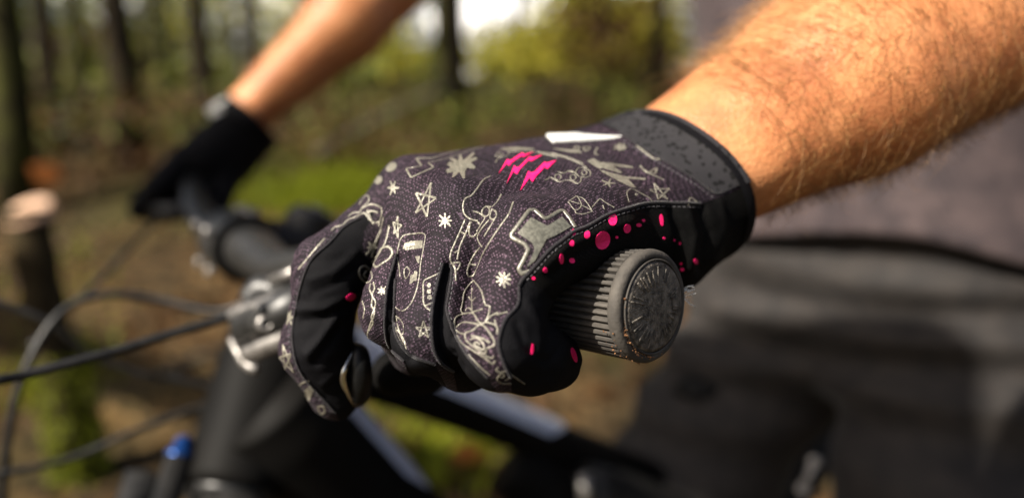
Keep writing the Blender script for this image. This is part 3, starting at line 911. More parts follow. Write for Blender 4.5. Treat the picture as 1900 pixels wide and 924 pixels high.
for poly in ([(380, 615), (510, 395), (545, 400), (552, 420), (735, 295), (770, 300), (780, 320), (930, 272), (775, 352), (740, 335), (575, 450), (550, 492), (505, 460)],
             [(500, 775), (620, 488), (660, 520), (700, 510), (860, 350), (910, 365), (1065, 320), (900, 418), (850, 400), (715, 545), (670, 622), (610, 580)],
             [(715, 882), (840, 573), (880, 600), (930, 590), (1095, 430), (1120, 450), (1275, 408), (1140, 542), (1100, 510), (960, 660), (910, 742), (860, 680)]):
    art('pink_bolt_print', fills=[Z5(poly)], mat=M_PINK, hgt=.25, grid=2.2)
art('feather_print', fills=[Z6([(270, 375), (330, 350), (400, 390), (500, 395), (720, 430), (735, 446), (530, 430), (622, 490), (610, 502), (440, 450), (390, 452), (320, 410)]),
                            Z6([(390, 462), (640, 530), (862, 550), (855, 567), (680, 555), (762, 646), (720, 642), (560, 562), (430, 492)])], grid=2.0)
art('burst_print', fills=[burst(Z6, 605, 237, 62, 7, rx=1.15, ry=.7, seed=8, inner=.55)], grid=2.2)
art('burst_print', fills=[burst(Z6, 482, 600, 62, 5, rx=1.2, ry=.75, seed=9, inner=.25)], grid=2.2)
art('bar_print', [Z6([(770, 218), (860, 292), (950, 355), (1040, 355), (980, 305), (900, 245), (830, 218), (770, 218)])], w=1.0, curve=False)
art('star_print', [Z6([(800, 430), (890, 490), (975, 442), (962, 502), (900, 490)]), Z6([(808, 420), (850, 480), (1040, 562)])], w=.8, curve=False)
art('star_print', penta(Z6, (945, 598), (1098, 655), (1078, 757), (985, 762), (898, 665)), w=.6, curve=False)
art('ghost_print', [Z6([(695, 790), (670, 700), (700, 660), (740, 662), (830, 710), (900, 750), (935, 795)]), ring(Z6, 765, 712, 12)], w=.55)
art('letter_print', [ring(Z6, 165, 245, 26, 20), Z6([(228, 238), (302, 238), (256, 275), (228, 238)]), Z6([(372, 240), (345, 300), (378, 312)])], w=.7)
art('arch_print', [Z3([(872, 95), (880, 62), (905, 78)])], w=.5)
art('burst_print', fills=[burst(Z8, 122, 225, 46, 6, rx=.7, ry=1.2, seed=11)])
art('star_print', penta(Z8, (80, 392), (132, 450), (146, 562), (95, 542), (60, 472)), w=.9, curve=False)
art('cup_print', [Z8([(165, 682), (190, 636), (242, 615)])], [Z8([(198, 692), (240, 648), (276, 662), (240, 742), (208, 720)])], w=.8)
art('square_print', [Z8([(294, 775), (330, 768), (342, 806), (314, 822), (294, 775)])], w=.9, curve=False)
art('streak_print', [Z7([(205, 845), (270, 770), (345, 680), (395, 625)])], w=.9)
# pink splatter on the black palm leather and finger sides
for k, q in enumerate([(548, 155, 18, 27, 0), (505, 245, 31, 40, .25), (610, 195, 15, 20, .2), (438, 220, 12, 18, 0), (380, 210, 10, 14, 0), (373, 257, 9, 13, 0), (328, 325, 9, 22, 0), (373, 332, 12, 11, .6), (258, 372, 10, 12, 0),
                       (208, 407, 8, 7, 0), (660, 180, 11, 8, 0), (680, 160, 6, 6, 0), (757, 158, 7, 26, -.1), (768, 236, 5, 5, 0), (812, 245, 4, 5, 0), (835, 258, 4, 6, 0), (840, 345, 5, 5, 0), (845, 370, 9, 7, 0), (904, 335, 8, 12, -.2), (565, 232, 6, 6, 0),
                       (382, 735, 10, 34, -.3), (203, 710, 5, 24, .08)]):
    art('splatter_print', fills=[disc(Z3, *q, n=14)], mat=M_PINK, parent=palm_panel, hgt=.06, grid=2.5)
art('splatter_print', fills=[disc(Z2, 440, 285, 25, 16, -.5)], mat=M_PINK, parent=index_side, hgt=.06)

# seams where panels meet
def seam(pts, w=.95, hgt=.42, parent=None):
    mb = MB(); stroke_geo(mb, pts, w, hgt)
    if mb.v: mb.build('seam', M_SEAM, parent or glove)
seam(IDX_SIDE[1:12]); seam(MID_RING[0:6]); seam(MID_RING[8:14]); seam(RING_PINKY[0:7]); seam(RING_PINKY[9:17])
seam(PALM_LINE[3:15], 1.2, .6); seam(PALM_LINE[14:21], 1.0, .5)
seam(BAND[1:8], 1.1, .5)

# rows of stitches beside the seams
def stitches(pts, off, n_on=5.5, n_off=4.0, w=.32, hgt=.2):
    P = smooth_pts(pts); P = np.asarray(P, float)
    T = np.gradient(P, axis=0); T /= np.linalg.norm(T, axis=1)[:, None] + 1e-9
    P = P + np.stack([-T[:, 1], T[:, 0]], 1) * off
    L = np.r_[0, np.cumsum(np.hypot(*np.diff(P, axis=0).T))]
    mb = MB(); q = 0.0
    while q < L[-1] - n_on:
        xs_ = np.interp([q, q + n_on * .5, q + n_on], L, P[:, 0]); ys_ = np.interp([q, q + n_on * .5, q + n_on], L, P[:, 1])
        stroke_geo(mb, list(zip(xs_, ys_)), w, hgt, curve=False); q += n_on + n_off
    if mb.v: mb.build('stitching', M_THREAD, glove)
M_THREAD = noise_mat('thread', (.05, .048, .055), (.11, .105, .115), scale=900, rough=.6)
stitches(PALM_LINE[3:14], -7); stitches(BAND[2:7], -6); stitches(BAND[2:7], 8); stitches(IDX_SIDE[2:12], 6); stitches(RING_PINKY[0:6], 4); stitches(RING_PINKY[10:16], 4)

# cuff rim round the opening and the pull tab
rim = MB()
ctrC = (AW[0] + AW[1]) / 2
ctrC = ctrC - ARM_C * (((ctrC - CUT_P) @ CUT_N + .8) / (ARM_C @ CUT_N))
e1 = nrm(np.cross(CUT_N, [0, 0, 1.0])); e2 = np.cross(CUT_N, e1)
loop = []
for a in np.linspace(0, 2 * math.pi, 90, endpoint=False):
    d = math.cos(a) * e1 + math.sin(a) * e2
    lo_, hi_ = 0.0, 70.0
    for _ in range(30):
        mid = (lo_ + hi_) / 2
        if f_glove((ctrC + d * mid)[None] - CUT_N * 1.2)[0] < 0: lo_ = mid
        else: hi_ = mid
    loop.append(ctrC + d * (lo_ - .2))
loop = np.array(loop)
Vr = []; Fr = []
prof = [(-4.6, .1), (-3.4, .5), (-.6, .55), (.5, .35), (.7, -.2), (.4, -1.6), (-1.5, -2.2)]
m = len(prof)
for i, q in enumerate(loop):
    o_ = nrm(q - ctrC)
    for (t_, r_) in prof: Vr.append(q + CUT_N * t_ + o_ * r_)
for i in range(90):
    for j in range(m - 1):
        i2 = (i + 1) % 90
        Fr.append((i * m + j, i * m + j + 1, i2 * m + j + 1, i2 * m + j))
rim.add(cam2world(np.array(Vr)), Fr)
rim.build('cuff_rim', M_BLACKFAB, glove)
tab = MB()
tc_ = cpt(1084, 255.5, 258)
tx = nrm(cpt(1150, 254, 268) - cpt(1016, 258, 264)); ty = nrm([-.10, .30, .95]); ty = nrm(ty - (ty @ tx) * tx); tz_ = np.cross(tx, ty)
if tz_[1] < 0: tz_ = -tz_
def c2wd(v): return cam2world(np.asarray(v))[0] - cam2world(np.zeros(3))[0]
tab.box(cam2world(tc_)[0], c2wd(tx * 13.3), c2wd(ty * 6.5), c2wd(tz_ * 1.2), .0009)
tab.build('pull_tab', M_TAB, glove, label='pale grey rubber pull tab')
lap('before p6')
# ================================================================== bicycle
M_PAINT = noise_mat('black_paint', (.003, .003, .003), (.006, .0055, .005), scale=12, rough=.6, spec=.07)
M_BARBLACK = noise_mat('anodised_black', (.008, .008, .008), (.018, .017, .016), scale=90, rough=.5, bump=.05, spec=.35)
M_SILVERM = noise_mat('brushed_alloy', (.16, .152, .143), (.30, .285, .27), scale=200, rough=.42, metallic=.8, bump=.1)
M_DARKM = noise_mat('dark_alloy', (.012, .012, .012), (.03, .03, .03), scale=200, rough=.4, metallic=.2)
M_GLARE = noise_mat('painted_sky_glare', (.50, .56, .70), (.58, .64, .76), scale=20, rough=.25, spec=.6)  # pale colour painted in place of sky glare on the clear coat
M_SADDLE = noise_mat('saddle_cover', (.004, .004, .004), (.010, .010, .010), scale=60, rough=.7, spec=.15)
M_HOSE = noise_mat('hose_plastic', (.008, .008, .008), (.022, .021, .020), scale=120, rough=.45, spec=.35)
M_BLUE = noise_mat('blue_anodised', (.006, .035, .15), (.009, .055, .22), scale=60, rough=.3, metallic=.5)
M_TYRE = noise_mat('tyre_rubber', (.012, .012, .012), (.03, .028, .025), scale=90, rough=.85)
M_LEVER = noise_mat('lever_black', (.004, .004, .004), (.009, .009, .009), scale=200, rough=.35, spec=.2)
M_CHROME = noise_mat('polished_alloy', (.6, .6, .58), (.75, .75, .72), scale=200, rough=.2, metallic=1)
P1 = GTIP + GDIR * .185
C0 = P1 + BAR * .205 + UPZ * -.018 - BACK * .006
def mirror(p):
    d = (p - C0) @ BAR
    return p - 2 * d * BAR
bar_ctrl = [GTIP + GDIR * .02, GTIP + GDIR * .10, P1, P1 + GDIR * .03 - UPZ * .004, C0 - BAR * .105 - UPZ * .002, C0 - BAR * .05, C0]
bar_pts = bar_ctrl + [mirror(p) for p in bar_ctrl[-2::-1]]
bp_ = spline(bar_pts, 110)
dist_c = np.abs((bp_ - C0) @ BAR)
rad = np.interp(dist_c, [0, .045, .10, .20, .5], [.0175, .0172, .0135, .0111, .0111])
MB().tube(bp_, rad, 20).build('handlebar', M_BARBLACK, bike)
fg = MB(); T2 = mirror(GTIP); G2 = nrm(mirror(GTIP + GDIR) - T2)
fg.lathe(T2, G2, [(0, .002), (0, .0165), (.004, .0172), (.012, .016), (.125, .016), (.13, .013)], 28)
fg.build('grip', M_RUBBER, bike, label='far grip under the other hand')
print('bar centre px', topx(world2cam(C0)), 'far tip px', topx(world2cam(T2)), world2cam(T2))
# stem
STEER = C0 + BACK * .048 - UPZ * .004
HT = nrm(-UPZ * .906 - BACK * .423)           # down the head tube
st = MB()
st.tube([C0 - BAR * .026, C0 + BAR * .026], .0245, 24)
st.tube([C0 + BACK * .012, STEER], .018, 18, scale=(1.0, 1.25))
st.tube([STEER - HT * .022, STEER + HT * .022], .0205, 22)
stem = st.build('stem', M_BARBLACK, bike)
auto_smooth(stem, 40)
for i, (a, b) in enumerate(((-1, -1), (1, -1), (-1, 1), (1, 1))):
    c = C0 - BACK * .0235 + BAR * .018 * a + UPZ * .014 * b
    MB().lathe(c, -BACK, [(0, .0042), (.003, .0042), (.0042, .0032), (.0042, .0018), (.002, .0016)], 12).build('bolt', M_SILVERM, stem)
tc2 = STEER - HT * .024
MB().lathe(tc2 + HT * .002, -HT, [(0, .018), (.004, .0175), (.006, .013), (.006, .0055), (.003, .005)], 24).build('top_cap', M_DARKM, stem)
MB().lathe(tc2 - HT * .003, -HT, [(0, .0055), (.0035, .0052), (.004, .003)], 12).build('bolt', M_SILVERM, stem)
for k, px in enumerate(((512, 402), (548, 400))):
    c = C0 + UPZ * .020 + BAR * (.012 - .03 * k) + BACK * .006
    MB().lathe(c, UPZ, [(0, .0052), (.006, .0052), (.0075, .004), (.0075, .002)], 12).build('bolt', M_SILVERM, stem)
# head tube, frame
HTOP = STEER + HT * .03; HBOT = W(436, 905, 470)
HT = nrm(HBOT - HTOP)
ht = spline([HTOP, HTOP * .7 + HBOT * .3, HTOP * .35 + HBOT * .65, HBOT], 24)
fr = MB().tube(ht, np.interp(np.linspace(0, 1, 24), [0, .15, .5, 1], [.026, .030, .033, .034]), 32, scale=(1, 1.05)).build('head_tube', M_PAINT, bike)
for c in (HTOP - HT * .004, HBOT + HT * .002):
    MB().tube([c - HT * .006, c + HT * .006], .0285, 28).build('headset_cup', M_DARKM, fr)
TT0 = W(590, 655, 505); TT1 = W(1330, 935, 800)
tt = spline([TT0, W(760, 712, 555), W(1060, 832, 672), TT1], 50)
MB().tube(tt, np.interp(np.linspace(0, 1, 50), [0, .25, 1], [.034, .024, .019]), 32, scale=(.95, 1.1)).build('top_tube', M_PAINT, bike)
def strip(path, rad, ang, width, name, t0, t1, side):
    """pale strip painting glare onto the upper side of a tube"""
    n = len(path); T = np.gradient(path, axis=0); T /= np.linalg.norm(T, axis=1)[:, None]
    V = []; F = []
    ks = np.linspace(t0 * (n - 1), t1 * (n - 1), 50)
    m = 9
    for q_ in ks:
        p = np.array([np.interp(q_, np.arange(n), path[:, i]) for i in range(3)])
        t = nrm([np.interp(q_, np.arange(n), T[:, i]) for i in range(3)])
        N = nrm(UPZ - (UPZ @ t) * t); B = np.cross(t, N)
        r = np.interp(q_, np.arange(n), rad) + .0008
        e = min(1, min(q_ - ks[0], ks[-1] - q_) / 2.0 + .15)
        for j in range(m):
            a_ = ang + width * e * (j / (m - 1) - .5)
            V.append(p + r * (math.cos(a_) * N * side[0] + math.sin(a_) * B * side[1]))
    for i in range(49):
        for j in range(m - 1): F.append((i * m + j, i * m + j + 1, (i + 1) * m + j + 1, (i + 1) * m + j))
    return mesh_obj(name, V, F, M_GLARE, bike, label='pale blue glare painted along the frame tube')
strip(tt, np.interp(np.linspace(0, 1, 50), [0, .25, 1], [.034, .024, .019]), .45, 1.7, 'frame_painted_glare', .04, .62, (.95, 1.1))  # sky reflection along the top tube, put in as a pale strip
DT0 = W(490, 735, 478); DT1 = W(615, 860, 515)
k_ = (DT0[2] - .35) / (DT0[2] - DT1[2]); BB = DT0 + (DT1 - DT0) * k_
BB = np.array([*(TT1 + BACK * .02)[:2], .36]) * .0 + BB
dt = spline([DT0, DT1, DT1 * .5 + BB * .5, BB], 50)
drad = np.interp(np.linspace(0, 1, 50), [0, .2, 1], [.042, .045, .040])
MB().tube(dt, drad, 32).build('down_tube', M_PAINT, bike)
strip(dt, drad, .55, .5, 'frame_painted_glare', .12, .42, (1, 1))  # glare streak of the down tube, painted the same way
ST1 = TT1 + BACK * .035 + UPZ * .03
MB().tube(spline([BB, BB * .5 + TT1 * .5 + BACK * .01, TT1, ST1], 30), .019, 22).build('seat_tube', M_PAINT, bike)
SAD = ST1 + BACK * .05 + UPZ * .10
MB().tube([ST1, SAD], .0155, 18).build('seat_post', M_BARBLACK, bike)
sd = MB()
sp_ = [SAD - BACK * .15 + UPZ * .02, SAD - BACK * .06 + UPZ * .03, SAD + BACK * .04 + UPZ * .03, SAD + BACK * .12 + UPZ * .04]
sd.tube(spline(sp_, 24), np.interp(np.linspace(0, 1, 24), [0, .1, .5, .85, 1], [.014, .024, .042, .065, .05]), 20, scale=(.55, 1.1))
sad_o = sd.build('saddle', M_SADDLE, bike)
MB().tube([W(1512, 857, 640), W(1490, 907, 640)], .004, 12).build('saddle_rail', M_SILVERM, sad_o)
for c_ in ((1512, 857), (1490, 907)):
    MB().lathe(W(*c_, 640), nrm(W(*c_, 600) - W(*c_, 640)), [(0, .006), (.004, .006), (.005, .004), (.005, .001)], 14).build('rail_bolt', M_SILVERM, sad_o)
# rear strut, shock and rocker under the top tube
MB().tube(spline([W(950, 862, 640), W(1005, 905, 645), W(1050, 965, 650), W(1120, 1080, 660)], 20), .030, 20).build('rocker_link', M_PAINT, bike)
shk = MB().tube(spline([W(1080, 905, 640), W(1180, 930, 680), W(1300, 975, 730)], 12), .024, 20).build('shock', M_BARBLACK, bike)
MB().tube([W(1082, 880, 615), W(1090, 940, 618)], .006, 12).build('shock_bolt', M_SILVERM, shk)
# fork with crown, stanchions and blue adjuster
CR = HBOT + HT * .018
fk = MB().tube(spline([CR - BAR * .075, CR - BAR * .04 - HT * .004, CR, CR + BAR * .04 - HT * .004, CR + BAR * .075], 20), .023, 18, scale=(1.1, .9)).build('fork_crown', M_BARBLACK, bike)
for s in (-1, 1):
    a = CR + BAR * .07 * s - BACK * .04
    if s < 0: a = W(334, 846, 455) + HT * .05
    MB().tube([a - HT * (.05 if s < 0 else .01), a - HT * .012, a - HT * .01, a + HT * .30], [.0085, .0085, .0165, .0165], 20).build('stanchion', M_BARBLACK, bike)
    MB().tube([a + HT * .26, a + HT * .50], .023, 20).build('fork_leg', M_PAINT, bike)
    if s < 0: MB().lathe(a - HT * .05, -HT, [(0, .009), (.003, .009), (.004, .006), (.010, .006), (.012, .0045), (.014, .001)], 20).build('adjuster_knob', M_BLUE, bike)
AX = CR + HT * .50 - BACK * .045
def wheel(c, name):
    o = empty(name, c)
    o.parent = bike; o.location = np.array(c) - np.array(bike['_base'])
    ring_ = lambda r: [c + r * (math.cos(a) * BACK + math.sin(a) * UPZ) for a in np.linspace(0, 2 * math.pi, 73)]
    MB().tube(ring_(.345), .029, 14, cap=False, up=BAR).build('tyre', M_TYRE, o)
    MB().tube(ring_(.308), .013, 10, cap=False, up=BAR).build('rim', M_BARBLACK, o)
    MB().tube([c - BAR * .05, c + BAR * .05], .022, 16).build('hub', M_DARKM, o)
    sp = MB()
    for k in range(28):
        a = 2 * math.pi * k / 28; s = 1 if k % 2 else -1
        b = a + .35 * (1 if k % 4 < 2 else -1)
        sp.tube([c + BAR * .03 * s + .02 * (math.cos(b) * BACK + math.sin(b) * UPZ), c + .3 * (math.cos(a) * BACK + math.sin(a) * UPZ)], .001, 5)
    sp.build('spokes', M_SILVERM, o, kind='stuff')
def ground_fix(c): return np.array([c[0], c[1], .372])
AXF = ground_fix(AX); AXR = ground_fix(BB + BACK * .44)
wheel(AXF, 'wheel'); wheel(AXR, 'wheel')
for s in (-1, 1):
    MB().tube([BB + BAR * .03 * s, AXR + BAR * .06 * s], .014, 14).build('chain_stay', M_PAINT, bike)
    MB().tube([tt[30] - UPZ * .03 + BAR * .02 * s, AXR + BAR * .06 * s], .011, 14).build('seat_stay', M_PAINT, bike)
    a = CR + BAR * .07 * s - BACK * .02
    MB().tube([a + HT * .49, AXF + BAR * .07 * s], .018, 14).build('dropout', M_PAINT, bike)
    cr0 = BB + BAR * .075 * s; cr1 = cr0 + (-BACK if s > 0 else BACK) * .17 * .96 + UPZ * -.03 * s
    ck = MB().tube([cr0, cr1], .012, 12, scale=(1.2, .7)).build('crank', M_BARBLACK, bike)
    pc = cr1 + BAR * .06 * s
    MB().box(pc, BACK * .05, BAR * .05, UPZ * .009, .006).build('pedal', M_BARBLACK, bike)
MB().tube([BB - BAR * .09, BB + BAR * .09], .02, 18).build('bottom_bracket', M_DARKM, bike)
MB().tube([BB + BAR * .05, BB + BAR * .053], .062, 40).build('chainring', M_DARKM, bike)

# near brake lever
lv = empty('brake_lever', W(480, 600, 345)); lv.parent = bike; lv.location = W(480, 600, 345) - np.array(bike['_base'])
D = 340
MB().tube([W(600, 540, 330), W(520, 585, 336), W(452, 612, 345)], [.0105, .0105, .009], 20).build('master_cylinder', M_DARKM, lv)
hs = W(440, 583, 348)
MB().tube(spline([W(545, 540, 330), W(500, 558, 336), W(462, 572, 343), W(428, 588, 350)], 20), [.0030] * 14 + [.0036] * 4 + [.003] * 2, 14).build('hose_fitting', M_SILVERM, lv)
MB().tube(spline([W(560, 612, 322), W(530, 630, 326), W(490, 645, 330), W(452, 662, 336)], 16), .0030, 12, scale=(1.4, .7)).build('lever_arm', M_SILVERM, lv)
MB().tube(spline([W(430, 628, 346), W(440, 650, 341), W(452, 668, 338), W(468, 682, 336), W(478, 684, 336)], 14), [.0022] * 6 + [.003] * 8, 10).build('return_spring', M_SILVERM, lv)
MB().lathe(W(494, 600, 330), nrm(W(494, 600, 300) - W(494, 600, 330)), [(0, .0048), (.003, .0048), (.0045, .0036), (.0045, .0018), (.003, .0016)], 18).build('pivot_bolt', M_SILVERM, lv)
MB().lathe(W(482, 572, 328), nrm(W(482, 572, 300) - W(482, 572, 328)), [(0, .003), (.003, .003), (.004, .002)], 12).build('bolt', M_SILVERM, lv)
MB().tube([W(462, 602, 334), W(478, 630, 333)], .0016, 8).build('adjuster_pin', M_SILVERM, lv)
MB().tube([W(505, 522, 345), W(530, 512, 338), W(560, 498, 332)], .003, 12).build('clamp_screw', M_SILVERM, lv)
MB().tube(spline([W(560, 520, 345), W(520, 540, 350), W(488, 538, 352), W(470, 560, 352)], 16), .008, 14).build('clamp', M_DARKM, lv)
bl = MB()
bl.tube(spline([W(540, 640, 318), W(590, 690, 290), W(636, 716, 258), W(660, 704, 244)], 24), np.linspace(.006, .0065, 24), 16, scale=(1.2, .6))
bl.tube(spline([W(656, 640, 246), W(666, 662, 243), W(668, 700, 243), W(666, 730, 246), W(658, 754, 250)], 24), np.interp(np.linspace(0, 1, 24), [0, .15, .5, .8, 1], [.0015, .0036, .0044, .0040, .001]), 18)
bl.build('blade', M_LEVER, lv, label='black lever blade with polished edge under the index finger')
MB().tube(spline([W(655, 652, 241), W(641, 680, 238), W(636, 700, 238), W(642, 722, 240), W(656, 750, 245)], 24), np.interp(np.linspace(0, 1, 24), [0, .3, .6, 1], [.0005, .0012, .0013, .0005]), 10).build('polished_edge', M_CHROME, lv)
# hoses and cables
def hose(ctrl, r=.0025, label=None):
    MB().tube(spline([W(*c) for c in ctrl], 90), r * .88, 12).build('cable', M_HOSE, bike, label=label)
hose([(432, 587, 350), (330, 616, 338), (200, 655, 322), (60, 692, 305), (-60, 720, 292), (-260, 790, 300), (-500, 1050, 420)], .0027, 'near brake hose running forward')
hose([(470, 560, 470), (400, 578, 470), (300, 556, 470), (215, 545, 462), (140, 562, 452), (85, 615, 440), (35, 720, 430), (12, 840, 430), (0, 1000, 440)], .0029)
hose([(-160, 520, 430), (-20, 555, 440), (95, 600, 452), (165, 655, 465), (260, 692, 480), (340, 706, 490), (430, 722, 500)], .0024)
hose([(470, 735, 500), (370, 755, 480), (260, 795, 460), (130, 850, 440), (0, 878, 420), (-120, 900, 410)], .0025)
hose([(480, 590, 520), (400, 576, 500), (300, 560, 480), (210, 548, 470)], .0018)
hose([(300, 400, 700), (250, 450, 660), (180, 525, 600), (110, 590, 540), (60, 640, 480)], .0028)
# far brake lever
fl_ = empty('brake_lever', W(330, 380, 735)); fl_.parent = bike; fl_.location = W(330, 380, 735) - np.array(bike['_base'])
MB().tube([W(385, 395, 700), W(330, 392, 715), W(290, 398, 705)], .010, 14).build('master_cylinder', M_DARKM, fl_)
MB().tube(spline([W(360, 385, 700), W(320, 400, 690), W(280, 392, 715), W(258, 380, 740)], 16), .006, 12, scale=(1.2, .6)).build('blade', M_LEVER, fl_)
# lint caught on the grip end
ln = MB()
rr = random.Random(3)
for k in range(14):
    a0 = gframe(.001, .0166, 1.5 + rr.uniform(-.1, .1))
    e = np.array([rr.uniform(.0005, .004), rr.uniform(-.002, .001), rr.uniform(-.003, .002)])
    ln.tube([a0, a0 + e * .5 + np.array([0, 0, rr.uniform(-.001, .001)]), a0 + e], .00012, 4)
ln.build('lint', M_TAB, grip)
lap('before p7')
# ================================================================== rider
near_w = [cam2world(q_)[0] for q_ in AW]
near_m = [cam2world(q_)[0] for q_ in AM]
near_e = [W(1940, -80, 318), W(1970, -40, 312)]
sh_near = np.array([.47, .56, 1.46])
far_wr = W(455, 215, 765); far_h = W(385, 280, 760)
far_m = W(645, 40, 800); far_e = W(800, -100, 840)
PELV = np.array([.375, .71, .93]); CHEST = np.array([.345, .71, 1.36])
sh_far = CHEST + BAR * .19 + np.array([0, 0, .08])
HIPN, HIPF = PELV - BAR * .10 - UPZ * .05, PELV + BAR * .10 - UPZ * .05
KNN, KNF = HIPN - BACK * .20 - UPZ * .36 - BAR * .05, HIPF - BACK * .24 - UPZ * .33 + BAR * .05
FTN, FTF = np.array([*(KNN + BACK * .12)[:2], .10]), np.array([*(KNF + BACK * .16)[:2], .10])
def f_torso(p):
    t = smin(d_cone(p, PELV - BAR * .06, CHEST - BAR * .07, .11, .115), d_cone(p, PELV + BAR * .06, CHEST + BAR * .07, .11, .115), .05)
    return smin(t, d_cone(p, CHEST - BAR * .1 + [0, 0, .05], CHEST + BAR * .1 + [0, 0, .05], .09, .09), .05)
def f_nearup(p): return d_cone(p, (near_e[0] + near_e[1]) / 2, sh_near, .042, .058)
def f_farup(p): return d_cone(p, far_e, sh_far, .045, .058)
def f_legs(p):
    a = smin(d_cone(p, HIPN, KNN, .085, .058), d_cone(p, KNN, FTN, .055, .04), .02)
    b = smin(d_cone(p, HIPF, KNF, .085, .058), d_cone(p, KNF, FTF, .055, .04), .02)
    return np.minimum(a, b)
BUMPS = [(W(1432, 300, 255), .0022, .011), (W(1400, 215, 262), .0012, .012), (W(1500, 250, 258), .0015, .018), (W(1600, 120, 268), .0022, .025), (W(1380, 390, 262), -.0014, .010), (W(1460, 360, 262), -.0012, .014)]
def f_body(p):
    d = smin(d_cone(p, near_w[0], near_m[0], .0205, .030), d_cone(p, near_w[1], near_m[1], .0205, .030), .03)
    e = smin(d_cone(p, near_m[0], near_e[0], .030, .040), d_cone(p, near_m[1], near_e[1], .030, .040), .03)
    d = smin(d, e, .012)
    d = smin(d, d_cone(p, W(1246, 322, 284), cam2world(K['m3'])[0], .011, .008), .006)
    d = smin(d, f_nearup(p), .03)
    f = smin(d_cone(p, far_wr, far_m, .0255, .041), d_cone(p, far_m, far_e, .041, .045), .02)
    f = smin(f, d_cone(p, far_h, far_wr, .020, .0245), .01)
    f = smin(f, f_farup(p), .03)
    d = smin(d, f, .001)
    d = smin(d, f_torso(p) + .012, .03)
    d = smin(d, d_cone(p, CHEST + UPZ * .08 - BACK * .02, CHEST + UPZ * .2 - BACK * .04, .065, .06), .03)
    d = smin(d, f_legs(p) + .01, .02)
    for (b_, h_, r_) in BUMPS:
        d = d - h_ * np.exp(-((p - b_) ** 2).sum(1) / r_ ** 2)
    return d + .0007 * vnoise(p, 60, 11)
BV, BQ = mesh_sdf(f_body, (-.45, .12, .02), (.86, 1.30, 1.66), .0055)
person = mesh_obj('person', BV, BQ, M_SKIN, None, label='rider in a dusky grey shirt and grey trousers leaning on the handlebar with both hands')
person['category'] = 'person'
def folds(p, amp, fx, seed):
    a = vnoise(p * np.array([1, 1, 1.6]), fx, seed)
    return amp * (np.sin(a * 2.6 + p[:, 2] * 30) + .5 * vnoise(p, fx * 2.2, seed + 1))
def f_shirt(p):
    d = smin(f_torso(p) - .010, np.minimum(f_nearup(p) - .012, f_farup(p) - .012), .05)
    d = d - folds(p, .0022, 9, 21) - .014 * np.clip((1.16 - p[:, 2]) / .16, 0, 1)
    hem = (1.0 + .012 * np.sin(p[:, 0] * 25)) - p[:, 2]
    d = smax(d, hem, .004)
    e1_ = (near_e[0] + near_e[1]) / 2; ax_ = nrm(sh_near - e1_)
    d = np.maximum(d, np.where(f_nearup(p) < .03, .10 - (p - e1_) @ ax_, -1))
    e2_ = far_e; ax2 = nrm(sh_far - e2_)
    d = np.maximum(d, np.where(f_farup(p) < .03, .10 - (p - e2_) @ ax2, -1))
    return d
lap('body')
SV, SQ = mesh_sdf(f_shirt, (-.05, .35, .95), (.80, 1.25, 1.62), .006)
mesh_obj('shirt', SV, SQ, M_SHIRT, person, label='dusky mauve grey riding shirt')
def f_trousers(p):
    d = smin(f_torso(p) - .004, f_legs(p) - .018, .05)
    z = p[:, 2]
    amp = np.interp(z, [.4, .75, .9, 1.0], [.002, .004, .0065, .005])
    w = vnoise(p * np.array([1, 1, 1.8]), 8, 31)
    d = d - amp * np.sin(z * 95 + w * 2.8 + (p @ BACK) * 25) - .002 * vnoise(p, 30, 33)
    d = smax(d, z - 1.022, .004)
    return smax(d, .16 - z, .004)
lap('shirt')
TV, TQ = mesh_sdf(f_trousers, (0, .22, .12), (.82, 1.25, 1.06), .0065)
mesh_obj('trousers', TV, TQ, M_PANTS, person, label='loose grey trousers crumpled at the hip')
for ft in (FTN, FTF):
    f_shoe = lambda p, ft=ft: smin(d_cone(p, ft + BACK * .05 - UPZ * .03, ft - BACK * .17 - UPZ * .05, .045, .038), d_cone(p, ft + UPZ * .03, ft - UPZ * .02, .05, .05), .03)
    v, q = mesh_sdf(f_shoe, ft - .26, ft + .26, .011)
    mesh_obj('shoe', v, q, M_BARBLACK, person)

lap('trousers')
